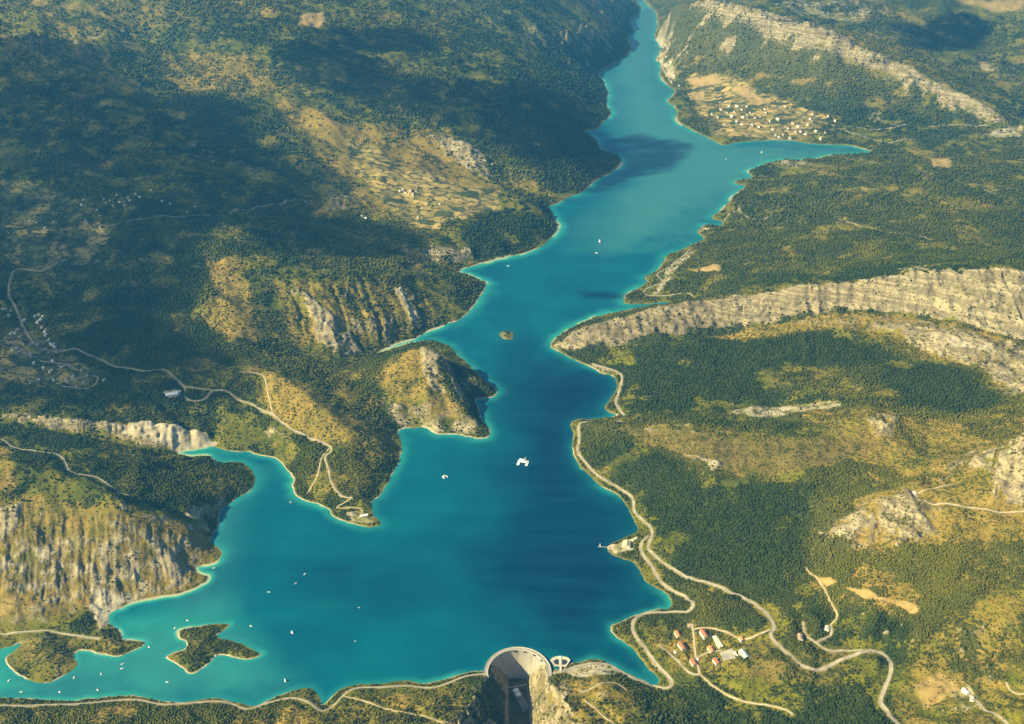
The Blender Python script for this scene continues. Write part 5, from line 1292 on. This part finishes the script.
# low scrub on the open slopes
for y0, y1, cell, size in ((1500, 2600, 6.5, 3.9), (2600, 3600, 8.0, 5.0), (3600, 5000, 11.0, 7.0)):
    w = .57 * (y1 * CP + CAM_H * SP) + 40; nx = int(2 * w / cell); ny = int((y1 - y0) / cell)
    gx, gy = np.meshgrid((np.arange(nx) + .5) * cell - w, y0 + (np.arange(ny) + .5) * cell)
    gx = gx + RNG.uniform(-.5, .5, gx.shape) * cell; gy = gy + RNG.uniform(-.5, .5, gx.shape) * cell
    ok = np.abs(gx) < .57 * (gy * CP + CAM_H * SP) + 40; gx, gy = gx[ok], gy[ok]
    F = grid_sample(att['F'], gx, gy); D_ = grid_sample(att['D'], gx, gy); W_ = np.maximum(grid_sample(att['W'], gx, gy), grid_sample(att['S'], gx, gy)); K_ = grid_sample(att['K'], gx, gy)
    rd = grid_sample(ROADD, gx, gy); dl_ = grid_sample(DL, gx, gy); zz = ground(gx, gy)
    p = np.clip(.56 + .9 * fbm(gx, gy, 70, 3, 99), 0, .95) * (1 - F * .6) * (1 - W_) * (1 - .95 * np.clip(K_ * 1.3, 0, 1)) * (1 - .7 * grid_sample(att['A'], gx, gy)) * (1 - .6 * ((gx < -560) & (gy < 2750) & (gy > 2150)))
    p = np.where((rd < 2) | (dl_ < 5) | (grid_sample(SDF, gx, gy) > -2) | (zz < -70), 0, p); s = RNG.random(gx.shape) < p; n = s.sum()
    pts.append(np.stack([gx[s], gy[s], zz[s] - .4, size * RNG.uniform(.5, 1.3, n), D_[s] * .55, RNG.random(n)], 1))
T = np.concatenate(pts)
# keep the houses, the dam and the yards clear
for o in list(COL.objects):
    if o.parent is None and o.get('category') in ('house', 'shed', 'hut', 'workshop', 'cabin', 'boathouse', 'power station', 'quay') and o.location.y > 1000:
        d = np.hypot(T[:, 0] - o.location.x, T[:, 1] - o.location.y); T = T[d > (16 if o.location.y < 3300 else 14) + T[:, 3] * .3]
d = np.hypot(T[:, 0] - DAM_C[0], T[:, 1] - DAM_C[1]); T = T[(d > DAM_RAD + 12)]
T = T[~((np.abs(T[:, 0] - yx) < 24) & (np.abs(T[:, 1] - yy) < 28))]


def in_frame(t):
    dz = t[:, 2] + t[:, 3] * .5 - CAM_H; fw = t[:, 1] * CP - dz * SP; up = t[:, 1] * SP + dz * CP
    return np.stack([512 + FOC * t[:, 0] / fw, 362 - FOC * up / fw], 1)


uv = in_frame(T); vis = (uv[:, 0] > 0) & (uv[:, 0] < 1024) & (uv[:, 1] < 721) & (uv[:, 1] > 690) & (T[:, 3] > 4.5)
cand = np.where(vis)[0]; dist = np.sqrt(T[cand, 0] ** 2 + T[cand, 1] ** 2 + (T[cand, 2] - CAM_H) ** 2)
single = cand[np.argsort(dist)][:300]
rest = np.ones(len(T), bool); rest[single] = False
TR = T[rest]
# crown shapes of the mass: dented icosahedra
bm = bmesh.new(); bmesh.ops.create_icosphere(bm, subdivisions=1, radius=1); ICO = np.array([v.co[:] for v in bm.verts]); ICF = np.array([[v.index for v in f_.verts] for f_ in bm.faces]); bm.free()
TPL = []
for k in range(8):
    r_ = RNG.uniform(.62, 1.18, len(ICO)); v = ICO * r_[:, None]; v[:, 2] = v[:, 2] * (.95 if k % 3 else 1.2); v[:, 2] = np.where(v[:, 2] < -.6, -.6, v[:, 2]); TPL.append(v)


def leaf_colour(D_, rnd, y, n):
    base = np.stack([.013 + .022 * rnd, .028 + .028 * rnd, .004 + .005 * rnd], 1)
    dry = np.stack([.098 + .080 * rnd, .104 + .052 * rnd, .006 + .007 * rnd], 1)
    k = np.clip((D_ - .25) * 1.05, 0, .85)[:, None]
    return base * (1 - k) + dry * k


N = len(TR); kk = RNG.integers(0, 8, N); ang = RNG.uniform(0, 6.28, N); tv = np.stack(TPL)[kk]; ca, sa = np.cos(ang)[:, None], np.sin(ang)[:, None]
rd_ = (TR[:, 3] * .5)[:, None]
vx = (tv[:, :, 0] * ca - tv[:, :, 1] * sa) * rd_ + TR[:, 0:1]; vy = (tv[:, :, 0] * sa + tv[:, :, 1] * ca) * rd_ + TR[:, 1:2]; vz = tv[:, :, 2] * rd_ * .8 + TR[:, 2:3] + rd_ * .72
nv = len(ICO); vz = vz - rd_ * .15
co_ = np.stack([vx, vy, vz], -1).reshape(-1, 3).astype(np.float32); fc = (ICF[None] + (np.arange(N) * nv)[:, None, None]).reshape(-1, 3).astype(np.int32)
me = bpy.data.meshes.new('woodland'); me.vertices.add(len(co_)); me.vertices.foreach_set('co', co_.ravel()); me.loops.add(fc.size); me.loops.foreach_set('vertex_index', fc.ravel())
me.polygons.add(len(fc)); me.polygons.foreach_set('loop_start', np.arange(0, fc.size, 3, dtype=np.int32)); me.update(calc_edges=True)
lc = np.repeat(leaf_colour(TR[:, 4], TR[:, 5], TR[:, 1], N), nv, 0) * RNG.uniform(.85, 1.15, (N * nv, 1))
col_attr(me, 'leaf', lc[:, 0], lc[:, 1], lc[:, 2]); me.materials.append(M_LEAF)
wood = bpy.data.objects.new('woodland', me); COL.objects.link(wood); wood['kind'] = 'stuff'
print('woodland crowns', N)


# --- the nearest trees, one by one
def tree_proto(kind, seed):
    rg = np.random.default_rng(seed); o = empty(kind, (0, 0, 0)); mb = MB(); tall = kind == 'pine_tree'
    mb.tube((0, 0, -.6), (.1, .05, 4.2), .32, .16, 7)
    for k in range(5):
        a = k * 1.3 + rg.uniform(0, .5); h = 1.6 + .5 * k; mb.tube((0.05, 0.02, h), (math.cos(a) * 1.9, math.sin(a) * 1.9, h + 1.5), .12, .05, 5)
    mb.build('trunk', M_BARK, o)
    V = []; Fc = []; Cc = []
    nclump = 26
    for k in range(nclump):
        if tall:
            h = 2.2 + 7.5 * (k / nclump); rr = 2.7 * (1 - (k / nclump)) ** .8 + .2; rad_ = .95 + .7 * (1 - k / nclump)
        else:
            h = 2.3 + 4.6 * rg.random(); rr = 3.0 * math.sqrt(max(.05, 1 - ((h - 4.2) / 3.1) ** 2)); rad_ = rg.uniform(.9, 1.7)
        a = k * 2.4 + rg.uniform(-.4, .4); rr *= rg.uniform(.45, 1)
        c = np.array([math.cos(a) * rr, math.sin(a) * rr, h]); v = ICO * rg.uniform(.6, 1.25, (nv, 1)) * rad_; v[:, 2] *= .75
        V.append(v + c); Fc.append(ICF + k * nv); Cc.append(np.full(nv, rg.uniform(.7, 1.35)))
    V = np.concatenate(V); Fc = np.concatenate(Fc); Cc = np.concatenate(Cc)
    cr = mesh_from('crown', V.tolist(), Fc.tolist(), M_LEAF, False, o)
    base = np.array([.034, .050, .018]) if tall else np.array([.075, .082, .024])
    col_attr(cr.data, 'leaf', base[0] * Cc, base[1] * Cc, base[2] * Cc)
    return o


PROTO = {'pine_tree': [tree_proto('pine_tree', s) for s in (1, 2, 3)], 'oak_tree': [tree_proto('oak_tree', s) for s in (4, 5, 6)]}
for i in single:
    x, y, z, s, D_, rnd = T[i]; u, v = uv[i]
    kind = 'oak_tree' if rnd < .35 + .4 * D_ else 'pine_tree'
    o = inst(PROTO[kind][int(rnd * 997) % 3], (x, y, z), rnd * 60, s / 6.6)
    place = ('on the bank at the bottom left corner of the photo' if u < 330 else 'on the slope left of the dam gorge at the bottom edge' if u < 512 else 'right of the dam gorge at the bottom edge' if u < 700 else 'on the bottom edge right of the settlement')
    tag(o, f"{'dark pointed pine' if kind == 'pine_tree' else 'rounded olive green oak'} {place}", 'tree', f"{'pines' if kind == 'pine_tree' else 'oaks'} {place}")
for lst in PROTO.values():
    for o in lst:
        if not o.get('_used'):
            for ch in list(o.children):
                bpy.data.objects.remove(ch)
            bpy.data.objects.remove(o)
for pr in [MOT, SAIL] + [k[2] for k in KINDS] + [o for l in PROTO.values() for o in l]:
    try:
        if '_used' in pr:
            del pr['_used']
    except ReferenceError:
        pass

# ------------------------------------------------------------------ cumulus between the sun and the valley
CLOUD_Z = 2750.0
CLOUDS = [
 (.95, [(-200,30),(50,38),(112,40),(122,80),(150,95),(200,95),(252,108),(265,140),(330,185),(350,215),(300,262),(235,225),(205,250),(190,290),(190,335),(262,365),(235,395),(150,420),(60,412),(-200,425)]),
 (.9, [(262,48),(330,42),(420,80),(520,78),(595,105),(615,160),(560,190),(500,150),(430,118),(350,108),(300,82)]),
 (.9, [(590,137),(650,139),(700,150),(688,172),(640,186),(590,200),(555,203),(570,170)]),
 (.95, [(895,28),(960,8),(995,25),(985,48),(940,54),(905,48)]),
 (.7, [(290,24),(420,28),(445,52),(330,48)]),

 (.8, [(300,215),(380,222),(432,240),(430,262),(340,262),(300,250)]),
 (.6, [(588,296),(640,293),(642,301),(590,304)]),
]
M_CLOUD, nt, b = mat('cloud_vapour'); b.inputs['Base Color'].default_value = (.9, .9, .9, 1); b.inputs['Roughness'].default_value = 1; b.inputs['Specular IOR Level'].default_value = 0
tr = nt.nodes.new('ShaderNodeBsdfTransparent'); mx = nt.nodes.new('ShaderNodeMixShader'); mx.inputs[0].default_value = .18
nt.links.new(tr.outputs[0], mx.inputs[1]); nt.links.new(b.outputs[0], mx.inputs[2]); nt.links.new(mx.outputs[0], [n for n in nt.nodes if n.type == 'OUTPUT_MATERIAL'][0].inputs[0])
for dens, marks in CLOUDS:
    a = np.array(marks, float); gx, gy = where(a[:, 0], a[:, 1]); gz = ground(gx, np.clip(gy, 960, 25900))
    q = np.stack([gx + SUN_V.x / SUN_V.z * (CLOUD_Z - gz), gy + SUN_V.y / SUN_V.z * (CLOUD_Z - gz)], 1)
    lo, hi = q.min(0), q.max(0); area = 0.5 * abs(np.sum(q[:, 0] * np.roll(q[:, 1], 1) - q[:, 1] * np.roll(q[:, 0], 1)))
    r0 = np.clip(math.sqrt(area) * .055, 18, 75); step = r0 * .8
    cx, cy = np.meshgrid(np.arange(lo[0] - r0, hi[0] + r0, step), np.arange(lo[1] - r0, hi[1] + r0, step)); cx = cx.ravel() + RNG.uniform(-.5, .5, cx.size) * step; cy = cy.ravel() + RNG.uniform(-.5, .5, cy.size) * step
    d, ins = poly_dist(cx, cy, q); sd = np.where(ins, d, -d)
    nz = fbm(cx, cy, r0 * 7, 4, 91)
    s = sd + nz * r0 * 3.2 - (1 - dens) * r0 * 4 * np.clip(nz + .3, 0, 1) > 0
    cx, cy, sd = cx[s], cy[s], np.maximum(sd[s], 0)
    n = len(cx); rr = r0 * RNG.uniform(.6, 1.25, n) * (.55 + .45 * np.clip(sd / (r0 * 2), 0, 1)); cz = CLOUD_Z + np.minimum(sd * .25, 160) * RNG.uniform(0, 1, n)
    tv = np.stack(TPL)[RNG.integers(0, 8, n)]
    V = tv * rr[:, None, None]; V[:, :, 0] += cx[:, None]; V[:, :, 1] += cy[:, None]; V[:, :, 2] += cz[:, None]
    fc = (ICF[None] + (np.arange(n) * nv)[:, None, None]).reshape(-1, 3)
    o = mesh_from('cloud', V.reshape(-1, 3).tolist(), fc.tolist(), M_CLOUD, True); o['kind'] = 'structure'

# ------------------------------------------------------------------ camera, sun, sky, air
cam = bpy.data.cameras.new('Camera'); co = bpy.data.objects.new('Camera', cam); COL.objects.link(co)
cam.sensor_width = 36; cam.lens = FOC / 1024 * 36; cam.clip_end = 80000; cam.clip_start = 2
co.location = (0, 0, CAM_H); co.rotation_euler = (math.pi / 2 - PITCH, 0, 0); SC.camera = co
sl = bpy.data.lights.new('sun', 'SUN'); so = bpy.data.objects.new('sun', sl); COL.objects.link(so)
sl.energy = SUN_E; sl.color = (1, .86, .46); sl.angle = rad(.6)
so.rotation_euler = SUN_V.to_track_quat('Z', 'Y').to_euler()
wd = bpy.data.worlds.new('World'); SC.world = wd; wd.use_nodes = True
nt = wd.node_tree; bg = nt.nodes['Background']; sky = nt.nodes.new('ShaderNodeTexSky'); sky.sky_type = 'NISHITA'; sky.sun_disc = False
sky.sun_elevation = math.asin(SUN_V.z); sky.sun_rotation = math.atan2(SUN_V.x, SUN_V.y); sky.altitude = 1000
nt.links.new(sky.outputs[0], bg.inputs[0]); bg.inputs[1].default_value = SKY_E

bm = bmesh.new(); bmesh.ops.create_cube(bm, size=1)
me = bpy.data.meshes.new('haze'); bm.to_mesh(me); bm.free()
hz = bpy.data.objects.new('haze', me); COL.objects.link(hz); hz['kind'] = 'stuff'
ztop = max(float(Z.max()) + 12, CAM_H + 25)
hz.scale = (56000, 30000, ztop + 102); hz.location = (0, 12500, (ztop - 102) / 2)
hm = bpy.data.materials.new('haze_air'); hm.use_nodes = True; nt = hm.node_tree; nt.nodes.clear()
out = nt.nodes.new('ShaderNodeOutputMaterial'); pv = nt.nodes.new('ShaderNodeVolumePrincipled'); nt.links.new(pv.outputs[0], out.inputs['Volume'])
pv.inputs['Color'].default_value = HAZE_C; pv.inputs['Density'].default_value = HAZE_D; pv.inputs['Anisotropy'].default_value = .15
me.materials.append(hm)
SC.view_settings.view_transform = 'Standard'; SC.view_settings.look = 'None'; SC.view_settings.exposure = EXPO; SC.view_settings.gamma = 1
SC.cycles.max_bounces = 4; SC.cycles.volume_bounces = 0; SC.cycles.transparent_max_bounces = 16
SC.cycles.use_denoising = True
